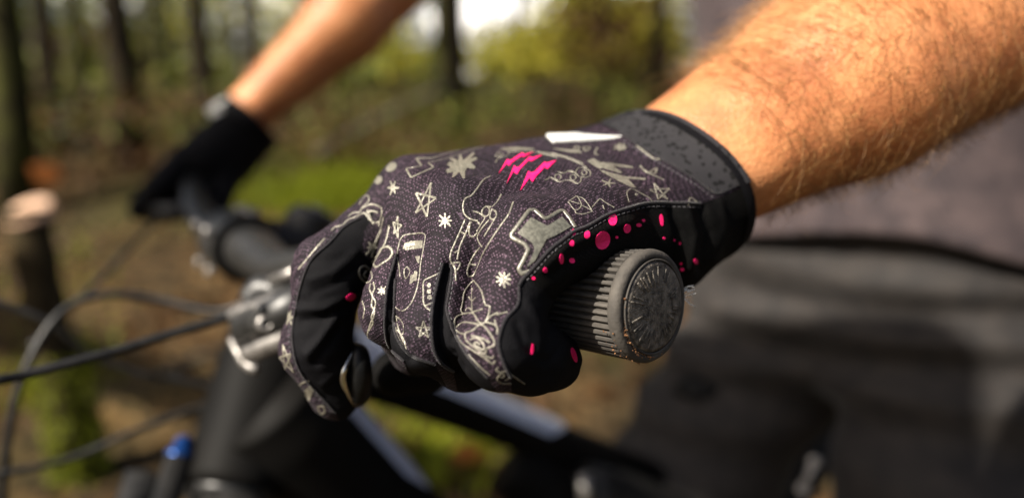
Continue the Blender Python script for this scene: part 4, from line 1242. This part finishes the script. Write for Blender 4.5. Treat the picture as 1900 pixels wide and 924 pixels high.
# hairs on the near forearm
axn = (np.array(near_m[0]) + near_m[1]) / 2 - (np.array(near_w[0]) + near_w[1]) / 2
axn2 = (np.array(near_e[0]) + near_e[1]) / 2 - (np.array(near_m[0]) + near_m[1]) / 2
w0 = (np.array(near_w[0]) + near_w[1]) / 2
bc = world2cam(BV)
bpx = topx(bc)
def arm_hair(nh, region, name, axd=None):
    fc = BV[BQ].mean(1); nn = np.cross(BV[BQ[:, 1]] - BV[BQ[:, 0]], BV[BQ[:, 2]] - BV[BQ[:, 0]])
    nn /= np.linalg.norm(nn, axis=1)[:, None] + 1e-12
    gg = sdf_grad(f_body, fc[:50], .002)
    if (np.einsum('ij,ij->i', gg, nn[:50])).mean() < 0: nn = -nn
    sel = np.where(region(fc))[0]
    pick = rng.choice(sel, nh)
    base = fc[pick] + rng.normal(0, .0022, (nh, 3))
    n_ = nn[pick]
    base = base - f_body(base)[:, None] * n_
    axd = nrm(axn) if axd is None else axd
    un = lambda v: v / (np.linalg.norm(v, axis=1)[:, None] + 1e-12)
    side = un(np.cross(axd[None], n_))
    t = -axd[None] * rng.uniform(.2, .8, (nh, 1)) + side * rng.normal(-.55, .5, (nh, 1))
    t = un(t - np.einsum('ij,ij->i', t, n_)[:, None] * n_)
    L = rng.uniform(.006, .019, (nh, 1)) * np.where(rng.uniform(size=(nh, 1)) < .12, 1.6, 1); lift = rng.uniform(.15, .7, (nh, 1)); r0 = rng.uniform(.00006, .00011, (nh, 1))
    pts = [base - n_ * .0003]; d = un(t + n_ * lift * 1.3); cur = base
    for k in range(3):
        cur = cur + d * L / 3; pts.append(cur)
        d = un(d - n_ * lift * .5 + side * rng.normal(0, .15, (nh, 1)))
    s_ = un(np.cross(d, n_))
    rows = []
    for k, p_ in enumerate(pts):
        rr_ = r0 * (1 - k / 3.3)
        rows += [p_ + s_ * rr_, p_ - s_ * rr_ * .5 + n_ * rr_ * .9, p_ - s_ * rr_ * .5 - n_ * rr_ * .9]
    V = np.stack(rows, 1).reshape(-1, 3)
    f0 = np.array([(k * 3 + j, k * 3 + (j + 1) % 3, k * 3 + 3 + (j + 1) % 3, k * 3 + 3 + j) for k in range(3) for j in range(3)])
    F = (np.arange(nh)[:, None, None] * 12 + f0[None]).reshape(-1, 4)
    mesh_obj(name, V, F, M_HAIR, person, kind='stuff')
def near_reg(fc):
    px = topx(world2cam(fc)); t = (fc - w0) @ nrm(axn)
    dd = np.minimum(d_cone(fc, near_w[0], near_m[0], .0205, .030), d_cone(fc, near_m[0], near_e[0], .03, .04))
    return (t > .018) & (t < .30) & (dd < .05) & (px[:, 0] < 2050)
arm_hair(17000, near_reg, 'arm_hair')
def far_reg(fc):
    return (d_cone(fc, far_wr, far_m, .0255, .041) < .008) & ((fc - far_wr) @ nrm(far_m - far_wr) > .03)
arm_hair(6000, far_reg, 'arm_hair', nrm(far_m - far_wr))

# ================================================================== far glove
lap('hair')
fgl = empty('glove', W(400, 300, 760), 'plain black riding glove on the far grip, blurred behind the cables', 'glove', 'pair of riding gloves')
def q(px, py, d): return cpt(px, py, d)
def f_far(p):
    d = smin(d_cone(p, q(470, 215, 765), q(372, 298, 748), 27, 26), d_cone(p, q(478, 245, 772), q(400, 335, 765), 25, 24), 14)
    for (a, b, c, r) in (((345, 292, 735), (290, 352, 715), (258, 388, 720), 13), ((362, 300, 748), (308, 352, 730), (278, 392, 735), 13),
                         ((390, 320, 760), (350, 350, 735), (330, 392, 745), 13), ((420, 340, 775), (400, 365, 750), (385, 395, 760), 12)):
        d = smin(d, smin(d_cone(p, q(*a), q(*b), r + 1, r), d_cone(p, q(*b), q(*c), r, r - 2.5), 4), 5)
    d = smin(d, d_cone(p, q(440, 290, 770), q(400, 400, 735), 15, 11), 8)
    return smax(d + .6 * vnoise(p, .09, 41), (p - q(466, 212, 765)) @ nrm(q(645, 40, 800) - q(455, 215, 765)), 1.5)
v, f = mesh_sdf(f_far, q(210, 440, 690) * [1, 1, 1] - [20, 20, 0], (-250, 190, 830), 2.6)
mesh_obj('shell', cam2world(v), f, M_BLACKFAB, fgl)
tb_ = MB(); tb_.box(W(410, 205, 742), np.array([.011, 0, .006]), np.array([0, .004, 0]), np.array([-.004, 0, .007]), .0015)
tb_.build('pull_tab', M_TAB, fgl)
wr_ = MB(); axf = nrm(far_m - far_wr)
wr_.lathe(W(462, 216, 766) - axf * .018, axf, [(0, .030), (.002, .0335), (.016, .0335), (.019, .0315), (.019, .027)], 28)
wr_.build('cuff', M_BLACKFAB, fgl)
lap('before p8')
# ================================================================== forest
def sstep(x, a, b):
    t = np.clip((x - a) / (b - a), 0, 1); return t * t * (3 - 2 * t)
def gh(x, y):
    x = np.asarray(x, float); y = np.asarray(y, float)
    r = np.hypot(x * .8, y)
    z = 1.0 * sstep(y, 1.8, 9) + 1.3 * sstep(y + .15 * x, 9, 17) + .9 * sstep(y, 16, 45) + 6 * sstep(y, 45, 160)
    z = z + .25 * sstep(-x, 1, 8) * sstep(y, 2, 8)
    z = z + (.05 * np.sin(x * 1.7 + y * .9) + .04 * np.sin(x * 3.1 - y * 2.3 + 1) + .02 * np.sin(x * 7 + y * 6)) * sstep(r, 1.5, 4)
    return z
def litter_mat():
    m, nt, b = mat_new('leaf_litter')
    tc = node(nt, 'ShaderNodeTexCoord')
    n1 = node(nt, 'ShaderNodeTexNoise', Scale=1.1, Detail=5.0, Roughness=.6)
    n2 = node(nt, 'ShaderNodeTexVoronoi', Scale=16.0)
    n3 = node(nt, 'ShaderNodeTexNoise', Scale=.45, Detail=3.0)
    for n in (n1, n2, n3): nt.links.new(tc.outputs['Object'], n.inputs['Vector'])
    r1 = ramp(nt, [(.3, (.014, .010, .006)), (.5, (.042, .029, .014)), (.68, (.098, .067, .031))])
    nt.links.new(n1.outputs['Fac'], r1.inputs[0])
    hs = ramp(nt, [(0, (.55, .5, .5)), (.5, (1, 1, 1)), (1, (1.9, 1.6, 1.3))])
    sep = node(nt, 'ShaderNodeSeparateColor')
    nt.links.new(n2.outputs['Color'], sep.inputs[0]); nt.links.new(sep.outputs[0], hs.inputs[0])
    mul = node(nt, 'ShaderNodeMix', data_type='RGBA', blend_type='MULTIPLY'); mul.inputs[0].default_value = 1
    nt.links.new(r1.outputs[0], mul.inputs[6]); nt.links.new(hs.outputs[0], mul.inputs[7])
    gm = ramp(nt, [(.52, (0, 0, 0)), (.66, (1, 1, 1))])
    nt.links.new(n3.outputs['Fac'], gm.inputs[0])
    mx = node(nt, 'ShaderNodeMix', data_type='RGBA'); mx.inputs[7].default_value = (.048, .055, .015, 1)
    g2 = node(nt, 'ShaderNodeMath', operation='MULTIPLY'); g2.inputs[1].default_value = .6
    nt.links.new(gm.outputs[0], g2.inputs[0]); nt.links.new(g2.outputs[0], mx.inputs[0])
    nt.links.new(mul.outputs[2], mx.inputs[6])
    nt.links.new(mx.outputs[2], b.inputs['Base Color'])
    b.inputs['Roughness'].default_value = .95; b.inputs['Specular IOR Level'].default_value = .1
    bp = node(nt, 'ShaderNodeBump', Strength=.8, Distance=.05)
    nt.links.new(n2.outputs['Distance'], bp.inputs['Height']); nt.links.new(bp.outputs[0], b.inputs['Normal'])
    return m
M_LITTER = litter_mat()
xs = np.sign(np.linspace(-1, 1, 141)) * np.abs(np.linspace(-1, 1, 141)) ** 2.6 * 300
ys = -40 + (np.linspace(0, 1, 170) ** 2.2) * 420
X, Y = np.meshgrid(xs, ys, indexing='ij'); Zg = gh(X, Y)
V = np.stack([X, Y, Zg], -1).reshape(-1, 3)
ni, nj = len(xs), len(ys)
ii, jj = np.meshgrid(np.arange(ni - 1), np.arange(nj - 1), indexing='ij')
a0 = (ii * nj + jj).ravel()
F = np.stack([a0, a0 + nj, a0 + nj + 1, a0 + 1], 1)
g = mesh_obj('ground', V, F, M_LITTER); g['kind'] = 'structure'

def leaf_mat(name, c1, c2, trans=.35):
    m, nt, b = mat_new(name)
    oi = node(nt, 'ShaderNodeNewGeometry')
    r = ramp(nt, [(0, c1), (1, c2)])
    nt.links.new(oi.outputs['Random Per Island'], r.inputs[0])
    nt.links.new(r.outputs[0], b.inputs['Base Color'])
    b.inputs['Roughness'].default_value = .6; b.inputs['Specular IOR Level'].default_value = .25
    tr = node(nt, 'ShaderNodeBsdfTranslucent'); nt.links.new(r.outputs[0], tr.inputs[0])
    mx = node(nt, 'ShaderNodeMixShader'); mx.inputs[0].default_value = trans
    nt.links.new(b.outputs[0], mx.inputs[1]); nt.links.new(tr.outputs[0], mx.inputs[2])
    nt.links.new(mx.outputs[0], nt.nodes['Material Output'].inputs[0])
    return m
M_LEAFG = leaf_mat('green_leaves', (.05, .07, .012), (.20, .21, .035))
M_LEAFY = leaf_mat('yellow_leaves', (.42, .42, .05), (.80, .70, .11), .55)
M_LEAFO = leaf_mat('russet_leaves', (.05, .026, .010), (.15, .075, .028))
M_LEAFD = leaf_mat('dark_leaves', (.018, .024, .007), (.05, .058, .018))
M_GRASS = leaf_mat('grass_blades', (.10, .135, .006), (.25, .275, .012), .45)
M_BARK = noise_mat('bark', (.008, .006, .004), (.030, .022, .012), scale=7, rough=.95, bump=.8, bscale=30, spec=.1)
M_MOSSY = noise_mat('mossy_bark', (.022, .018, .009), (.050, .052, .013), scale=5, rough=.95, bump=.8, bscale=40, spec=.1)
M_WOODCUT = noise_mat('cut_wood', (.50, .29, .18), (.66, .44, .30), scale=30, rough=.8)
M_DEAD = noise_mat('dead_branch', (.055, .048, .034), (.11, .095, .068), scale=14, rough=.9, bump=.5)

def leaf_cloud(n, pos_fn, size, flat=.0):
    """n leaf-shaped faces"""
    P = pos_fn(n)
    n = len(P)
    A = rng.normal(size=(n, 3)); A[:, 2] *= (1 - flat); A /= np.linalg.norm(A, axis=1)[:, None]
    B = rng.normal(size=(n, 3)); B -= np.einsum('ij,ij->i', A, B)[:, None] * A; B /= np.linalg.norm(B, axis=1)[:, None]
    s = rng.uniform(size * .6, size * 1.35, n)[:, None]
    C = np.cross(A, B)
    V = np.stack([P - A * s * .5, P + B * s * .28 + C * s * .08, P + A * s * .55, P - B * s * .28 + C * s * .08], 1).reshape(-1, 3)
    F = np.arange(4 * n).reshape(n, 4)
    return V, F
def ellipsoid_pts(c, r, clumps=14, spread=.35):
    def fn(n):
        cc = rng.normal(size=(clumps, 3)); cc /= np.linalg.norm(cc, axis=1)[:, None]
        cc = np.array(c) + cc * np.array(r) * rng.uniform(.35, .95, (clumps, 1))
        k = rng.integers(0, clumps, n)
        return cc[k] + rng.normal(size=(n, 3)) * np.array(r) * spread
    return fn
def tree(px, py, d, dia, lean=0.0, height=9, label='', leafmat=None, crown=True, bark=None, cr_z=(.5, 1.0), ncl=500):
    """px, py: where the trunk stands in the photograph's view direction; d metres ahead"""
    x = (px - 950) / FPX * d * 1000 / 1000
    bx, by = x, d
    bz = float(gh(bx, by))
    o = empty('tree', (bx, by, bz - .05), label, 'tree', 'trees in the wood')
    r = dia / 2 * .85
    ang = rng.uniform(0, 6.28)
    pts = []
    rad = []
    for t in np.linspace(0, 1, 16):
        z = bz - .1 + t * height
        pts.append((bx + lean * t * height + .04 * math.sin(3 * t + ang), by + .05 * math.sin(4 * t + ang * 2), z))
        rad.append(r * (1.35 if t < .02 else 1.1 if t < .08 else 1 - .7 * t))
    mb = MB().tube(pts, rad, 14)
    for k in range(7):
        t = rng.uniform(.35, .95); i = int(t * 15)
        a = rng.uniform(0, 6.28); L = rng.uniform(.8, 1.9) * (1.2 - t * .5)
        p0 = np.array(pts[i]); p1 = p0 + np.array([math.cos(a) * L, math.sin(a) * L, L * rng.uniform(.1, .6)])
        mb.tube([p0, (p0 + p1) / 2 + [0, 0, .05], p1], [rad[i] * .4, rad[i] * .28, rad[i] * .1], 7)
    for k in range(4):
        t = rng.uniform(.08, .35); i = int(t * 15)
        a = rng.uniform(0, 6.28); L = rng.uniform(.2, .6)
        p0 = np.array(pts[i]); p1 = p0 + np.array([math.cos(a) * L, math.sin(a) * L, rng.uniform(-.05, .15)])
        mb.tube([p0, p1], [rad[i] * .16, rad[i] * .06], 6)
    mb.build('trunk', bark or M_BARK, o)
    if crown:
        top = np.array(pts[-1])
        c = (top[0], top[1], bz + height * (cr_z[0] + cr_z[1]) / 2)
        V_, F_ = leaf_cloud(ncl, ellipsoid_pts(c, (1.7, 1.7, height * (cr_z[1] - cr_z[0]) / 2)), .30)
        mesh_obj('crown', V_, F_, leafmat or M_LEAFG, o, smooth=False)
    return o
# trunks that can be told apart in the photograph (px, distance m, diameter m, lean)
TREES = [
    (28, 5.2, .30, .01, 'pale brown trunk at the far left edge of the wood', M_MOSSY),
    (112, 7.0, .22, .0, 'dark trunk standing behind the mossy stump', None),
    (252, 6.4, .30, -.055, 'thick dark leaning trunk left of the far gloved hand', None),
    (392, 8.5, .30, -.03, 'dark trunk just left of the far bare forearm', None),
    (482, 11.0, .30, -.01, 'slim dark trunk crossed by the far bare forearm', None),
    (330, 13.0, .28, .01, 'thin olive trunk between the two darker leaning trunks', M_MOSSY),
    (175, 12.0, .30, .0, 'dim olive trunk between the two dark trunks on the left', M_MOSSY),
    (572, 16.0, .30, .01, 'far trunk hidden mostly by the far bare forearm', None),
    (655, 14.0, .26, .0, 'thin far trunk below the far bare forearm', M_MOSSY),
    (735, 17.0, .26, .0, 'thin pale trunk left of the bright sky gap', M_MOSSY),
    (853, 8.6, .27, -.004, 'straight dark trunk beside the bright sky gap above the glove', None),
    (818, 12.0, .30, .0, 'brown trunk close behind the straight dark trunk', M_MOSSY),
    (963, 15.0, .24, .0, 'slender dark trunk standing across the bright sky gap', None),
    (1217, 11.0, .28, .0, 'dark trunk just left of the rider shirt', None),
    (70, 10.5, .26, .0, 'dark trunk between the pale left edge trunk and the next', None),
    (305, 16.0, .22, .0, 'slim dim trunk right of the thick leaning trunk', None),
    (440, 15.0, .2, .01, 'slim dim trunk just above the far glove', None),
    (905, 20.0, .16, .0, 'very thin trunk right of the straight dark trunk', None),
    (1060, 19.0, .2, .0, 'thin dim trunk left of the yellow leaves', None),
    (1120, 22.0, .30, .0, 'far thin trunk among yellow leaves left of the rider', M_MOSSY),
]
for (px, d, dia, lean, lab, bk) in TREES:
    tree(px, 0, d, dia, lean, height=rng.uniform(9, 12), label=lab, bark=bk, leafmat=[M_LEAFG, M_LEAFD, M_LEAFY][int(rng.integers(0, 3))], cr_z=(.5, 1.0), ncl=300)

# the far wood: undergrowth and tree mass reading as one
def pxpos(px, py, d):
    p = W(px, py, 1000.0); r = p - np.array([0, 0, CAMZ]); r = r / r[1]
    return np.array([0, 0, CAMZ]) + r * d
def wood(name, n, mat, size, boxes, label):
    Vs = []; Fs = []; off = 0
    tot = sum(b[6] for b in boxes)
    for (x0, x1, y0, y1, d0, d1, w) in boxes:
        k = int(n * w / tot)
        d = rng.uniform(d0, d1, k); ncl = max(3, k // 22)
        cx = rng.uniform(x0, x1, ncl); cy = rng.uniform(y0, y1, ncl); cd = rng.uniform(d0, d1, ncl)
        ci = rng.integers(0, ncl, k)
        C = np.array([pxpos(a, b, c) for a, b, c in zip(cx, cy, cd)])
        P = C[ci] + rng.normal(size=(k, 3)) * np.array([.45, .5, .35]) * (cd[ci] / 20)[:, None]
        v, f = leaf_cloud(k, lambda n_: P, size)
        Vs.append(v); Fs.append(f + off); off += len(v)
    o = mesh_obj(name, np.vstack(Vs), np.vstack(Fs), mat, smooth=False)
    o['kind'] = 'stuff'; o['label'] = label; o['category'] = 'foliage'
    return o
wood('foliage', 15000, M_LEAFG, .26, [(-500, 780, -90, 130, 17, 34, 4), (1040, 1700, -60, 150, 19, 34, 2), (760, 1060, 95, 150, 17, 30, .8), (-300, 700, 120, 190, 12, 18, 1.2), (1700, 2500, -80, 150, 17, 34, 1)], 'mass of green leaves at the far edge of the wood')
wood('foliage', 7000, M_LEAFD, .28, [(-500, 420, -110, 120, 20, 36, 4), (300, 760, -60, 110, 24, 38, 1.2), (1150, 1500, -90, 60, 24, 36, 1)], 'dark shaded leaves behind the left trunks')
wood('foliage', 6500, M_LEAFY, .22, [(1000, 1240, -10, 140, 14, 24, 4.2), (880, 1050, 75, 145, 14, 22, 1.6), (640, 780, 60, 150, 14, 22, .8), (480, 620, -20, 60, 22, 34, 1.0), (260, 420, 0, 80, 22, 34, .7)], 'sunlit yellow autumn leaves left of the rider shirt')
wood('foliage', 2600, M_LEAFO, .24, [(1040, 1250, 0, 130, 13, 22, 3), (100, 300, 60, 120, 18, 26, 1)], 'russet autumn leaves among the yellow ones')

wood('undergrowth', 3600, M_LEAFG, .09, [(-100, 460, 175, 290, 5.5, 11, 2.2), (560, 860, 180, 300, 6, 10, 1.8), (880, 1260, 150, 235, 8, 13, 1.6)], 'low green and olive undergrowth between the trunks')
wood('undergrowth', 3600, M_LEAFO, .09, [(-100, 460, 190, 330, 5, 10, 2.0), (560, 860, 190, 300, 6, 10, 1.2), (880, 1260, 160, 250, 8, 13, 1.4)], 'low russet bracken between the trunks')
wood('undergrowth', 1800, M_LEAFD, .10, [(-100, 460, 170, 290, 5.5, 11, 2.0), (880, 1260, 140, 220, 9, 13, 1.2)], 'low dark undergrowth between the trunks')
# leaf litter, grass, ferns
def litter(n):
    r_ = 1.2 + 11 * rng.uniform(0, 1, n) ** 1.3
    a = rng.uniform(-.85, .75, n)
    x, y = r_ * np.sin(a), r_ * np.cos(a)
    return np.stack([x, y, gh(x, y) + rng.uniform(.005, .05, n)], 1)
V_, F_ = leaf_cloud(9000, litter, .075, .6)
o = mesh_obj('fallen_leaves', V_, F_, M_LEAFO, smooth=False); tag(o, 'brown fallen leaves covering the forest floor', 'leaves', kind='stuff')
def grass(spots, name, label, n_per=900, mat=None):
    V = []; F = []
    for (px, py, sx, sy, h, dens) in spots:
        for k in range(int(n_per * dens)):
            qx, qy = px + rng.normal() * sx, py + rng.normal() * sy
            # walk down the view ray to the ground
            p = W(qx, qy, 1000.0); r_ = (p - np.array([0, 0, CAMZ])); r_ /= r_[1]
            t = np.linspace(1.4, 14, 120)
            zz_ = CAMZ + r_[2] * t; below = np.where(zz_ < gh(r_[0] * t, t))[0]
            if len(below) == 0: continue
            tt_ = t[below[0]]; b = np.array([r_[0] * tt_, tt_, float(gh(r_[0] * tt_, tt_)) - .01])
            b[:2] += rng.normal(size=2) * .06; b[2] = float(gh(b[0], b[1])) - .01
            a = rng.uniform(0, 6.28); L = h * rng.uniform(.5, 1.3); w = .006 * rng.uniform(.7, 1.6)
            d1 = np.array([math.cos(a), math.sin(a), 0]); s = np.array([-d1[1], d1[0], 0]) * w
            m_ = b + d1 * L * .2 + UPZ * L * .65; e = b + d1 * L * .6 + UPZ * L * .95
            o_ = len(V); V += [b - s, b + s, m_ + s * .8, m_ - s * .8, e]
            F += [(o_, o_ + 1, o_ + 2, o_ + 3), (o_ + 3, o_ + 2, o_ + 4)]
    o = mesh_obj(name, V, F, mat or M_GRASS, smooth=False); tag(o, label, 'grass', kind='stuff')
grass([(620, 372, 60, 18, .15, 1.0), (540, 385, 100, 16, .09, .5), (500, 340, 70, 25, .10, .4), (690, 300, 90, 35, .11, .6), (740, 725, 40, 30, .12, .8), (660, 345, 45, 30, .14, .5), (820, 870, 60, 30, .09, .5), (110, 650, 40, 80, .10, .6)],
      'grass', 'bright green grass tufts on the forest floor')
# stump with a pale cut top
sb = W(50, 388, 2050); sbase = np.array([sb[0] + .075, sb[1] - .02, float(gh(sb[0], sb[1])) - .05])
stp = empty('tree_stump', sbase, 'slim tree stump with a pale sawn top at the left edge', 'stump')
M_STUMP = noise_mat('stump_bark', (.016, .011, .006), (.05, .038, .018), scale=14, rough=.95, bump=.9, bscale=60, spec=.1)
pts = [sbase, sbase * .7 + sb * .3 + [.01, 0, 0], sbase * .4 + sb * .6, sb]
MB().tube(spline(pts, 26), np.interp(np.linspace(0, 1, 26), [0, .1, .5, 1], [.10, .078, .066, .062]) * (1 + .07 * np.sin(np.arange(26) * 2.1)), 20, scale=(1, .85)).build('trunk', M_STUMP, stp)
ct = MB(); ctn = nrm(UPZ + np.array([-.15, -.55, 0]))
ct.lathe(sb - ctn * .01, ctn, [(-.02, .066), (.004, .068), (.009, .062), (.010, .001)], 24)
ct.build('cut_face', M_WOODCUT, stp)
def moss(n):
    a = rng.uniform(0, 6.28, n); t = rng.uniform(0, .62, n) ** 1.4
    p = sbase + (sb - sbase) * t[:, None]
    rr_ = np.interp(t, [0, .1, .5, 1], [.11, .085, .072, .066])
    return p + np.stack([np.cos(a) * rr_ + .02, np.sin(a) * rr_, rng.normal(0, .01, n)], 1)
V_, F_ = leaf_cloud(1500, moss, .024)
o = mesh_obj('moss', V_, F_, M_GRASS, stp, smooth=False); o['kind'] = 'stuff'
# leaves and sticks that stand out
def big_leaf(name, c, size, mat, label, rot):
    V = []; F = []
    n = 9
    ax, ay = np.array([math.cos(rot), 0, math.sin(rot)]), np.array([-math.sin(rot) * .8, -.5, math.cos(rot) * .8])
    for i in range(n):
        t = i / (n - 1); w = math.sin(math.pi * t ** .8) * .38 * (1 + .2 * (i % 2))
        mid = c + ay * size * (t - .5) + np.array([0, -.04 * size * math.sin(3 * t), 0])
        V += [mid - ax * w * size, mid + np.array([0, .06 * size, 0]), mid + ax * w * size]
    for i in range(n - 1):
        F += [(i * 3, i * 3 + 1, i * 3 + 4, i * 3 + 3), (i * 3 + 1, i * 3 + 2, i * 3 + 5, i * 3 + 4)]
    o = mesh_obj(name, V, F, mat); tag(o, label, 'leaf')
    return o
M_ORANGE = leaf_mat('orange_leaf', (.45, .15, .04), (.55, .20, .06))
big_leaf('fallen_leaf', W(868, 838, 2150), .13, M_ORANGE, 'orange fallen leaf seen below the top tube', .25)
big_leaf('fallen_leaf', W(84, 322, 2200), .10, M_ORANGE, 'orange leaf hanging above the stump top', .9)
def log(name, a, b, r, label, mat):
    pts = spline([a, a * .6 + b * .4 + UPZ * .03, b], 14)
    o = MB().tube(pts, np.linspace(r, r * .6, 14) * (1 + .05 * np.sin(np.arange(14) * 3)), 10).build(name, mat)
    tag(o, label, 'branch', 'fallen branches')
log('fallen_branch', W(585, 292, 6800), W(835, 158, 8200), .07, 'pale dead branch lying slantwise behind the glove', M_DEAD)
log('fallen_branch', W(300, 700, 2600), W(480, 640, 3000), .02, 'thin dead stick on the litter behind the cables', M_DEAD)
log('fallen_branch', W(900, 700, 3400), W(1180, 640, 3800), .03, 'dead stick on the litter right of the frame', M_DEAD)

# bright cloud bank low in the sky ahead
M_CLOUD = noise_mat('cloud', (.86, .87, .89), (.93, .93, .94), scale=.02, rough=1, spec=0)
cl = MB()
cr = random.Random(12)
for k in range(60):
    a_ = -1.15 + 2.3 * k / 59 + cr.uniform(-.02, .02); R_ = cr.uniform(560, 640)
    c_ = np.array([R_ * math.sin(a_), R_ * math.cos(a_), cr.uniform(35, 120)]); rr_ = cr.uniform(35, 60)
    V_ = []; n1_, n2_ = 16, 10
    for i in range(n2_ + 1):
        th = math.pi * i / n2_
        for j in range(n1_):
            ph = 2 * math.pi * j / n1_
            q_ = rr_ * (1 + .12 * math.sin(3 * ph + k) * math.sin(2 * th) + .08 * math.sin(5 * th + 2 * ph))
            V_.append(c_ + q_ * np.array([math.sin(th) * math.cos(ph), math.sin(th) * math.sin(ph), .75 * math.cos(th)]))
    cl.add(V_, [(i * n1_ + j, i * n1_ + (j + 1) % n1_, (i + 1) * n1_ + (j + 1) % n1_, (i + 1) * n1_ + j) for i in range(n2_) for j in range(n1_)])
o = cl.build('cloud', M_CLOUD); o['kind'] = 'structure'
# unseen trunk added up to the left so its tip shades the rider's legs
SN = np.array(SUN); pe1 = nrm(np.cross(SN, UPZ)); pe2 = np.cross(pe1, SN)
def sunpt(a_, b_, t_): return pe1 * a_ + pe2 * b_ + SN * t_
tl = [sunpt(.212, 1.05, 3.0), sunpt(.5, .967, 3.0), sunpt(2.5, .42, 3.0), sunpt(6.0, -.5, 2.9), sunpt(8.6, -1.25, 2.8)]
lt = empty('added_shade_tree', (float(tl[-1][0]), float(tl[-1][1]), float(gh(tl[-1][0], tl[-1][1]))), 'added dead trunk out of view at the left, shading the rider legs', 'tree', 'trees in the wood')
lm = MB().tube(spline(tl, 40), np.interp(np.linspace(0, 1, 40), [0, .01, .03, .25, 1], [.06, .07, .084, .09, .17]), 14)
for k in range(6):
    p0 = spline(tl, 40)[10 + k * 4]; lm.tube([p0, p0 + rng.normal(size=3) * .25 + UPZ * .2], [.03, .008], 6)
lm.build('trunk', M_BARK, lt)
lap('end')
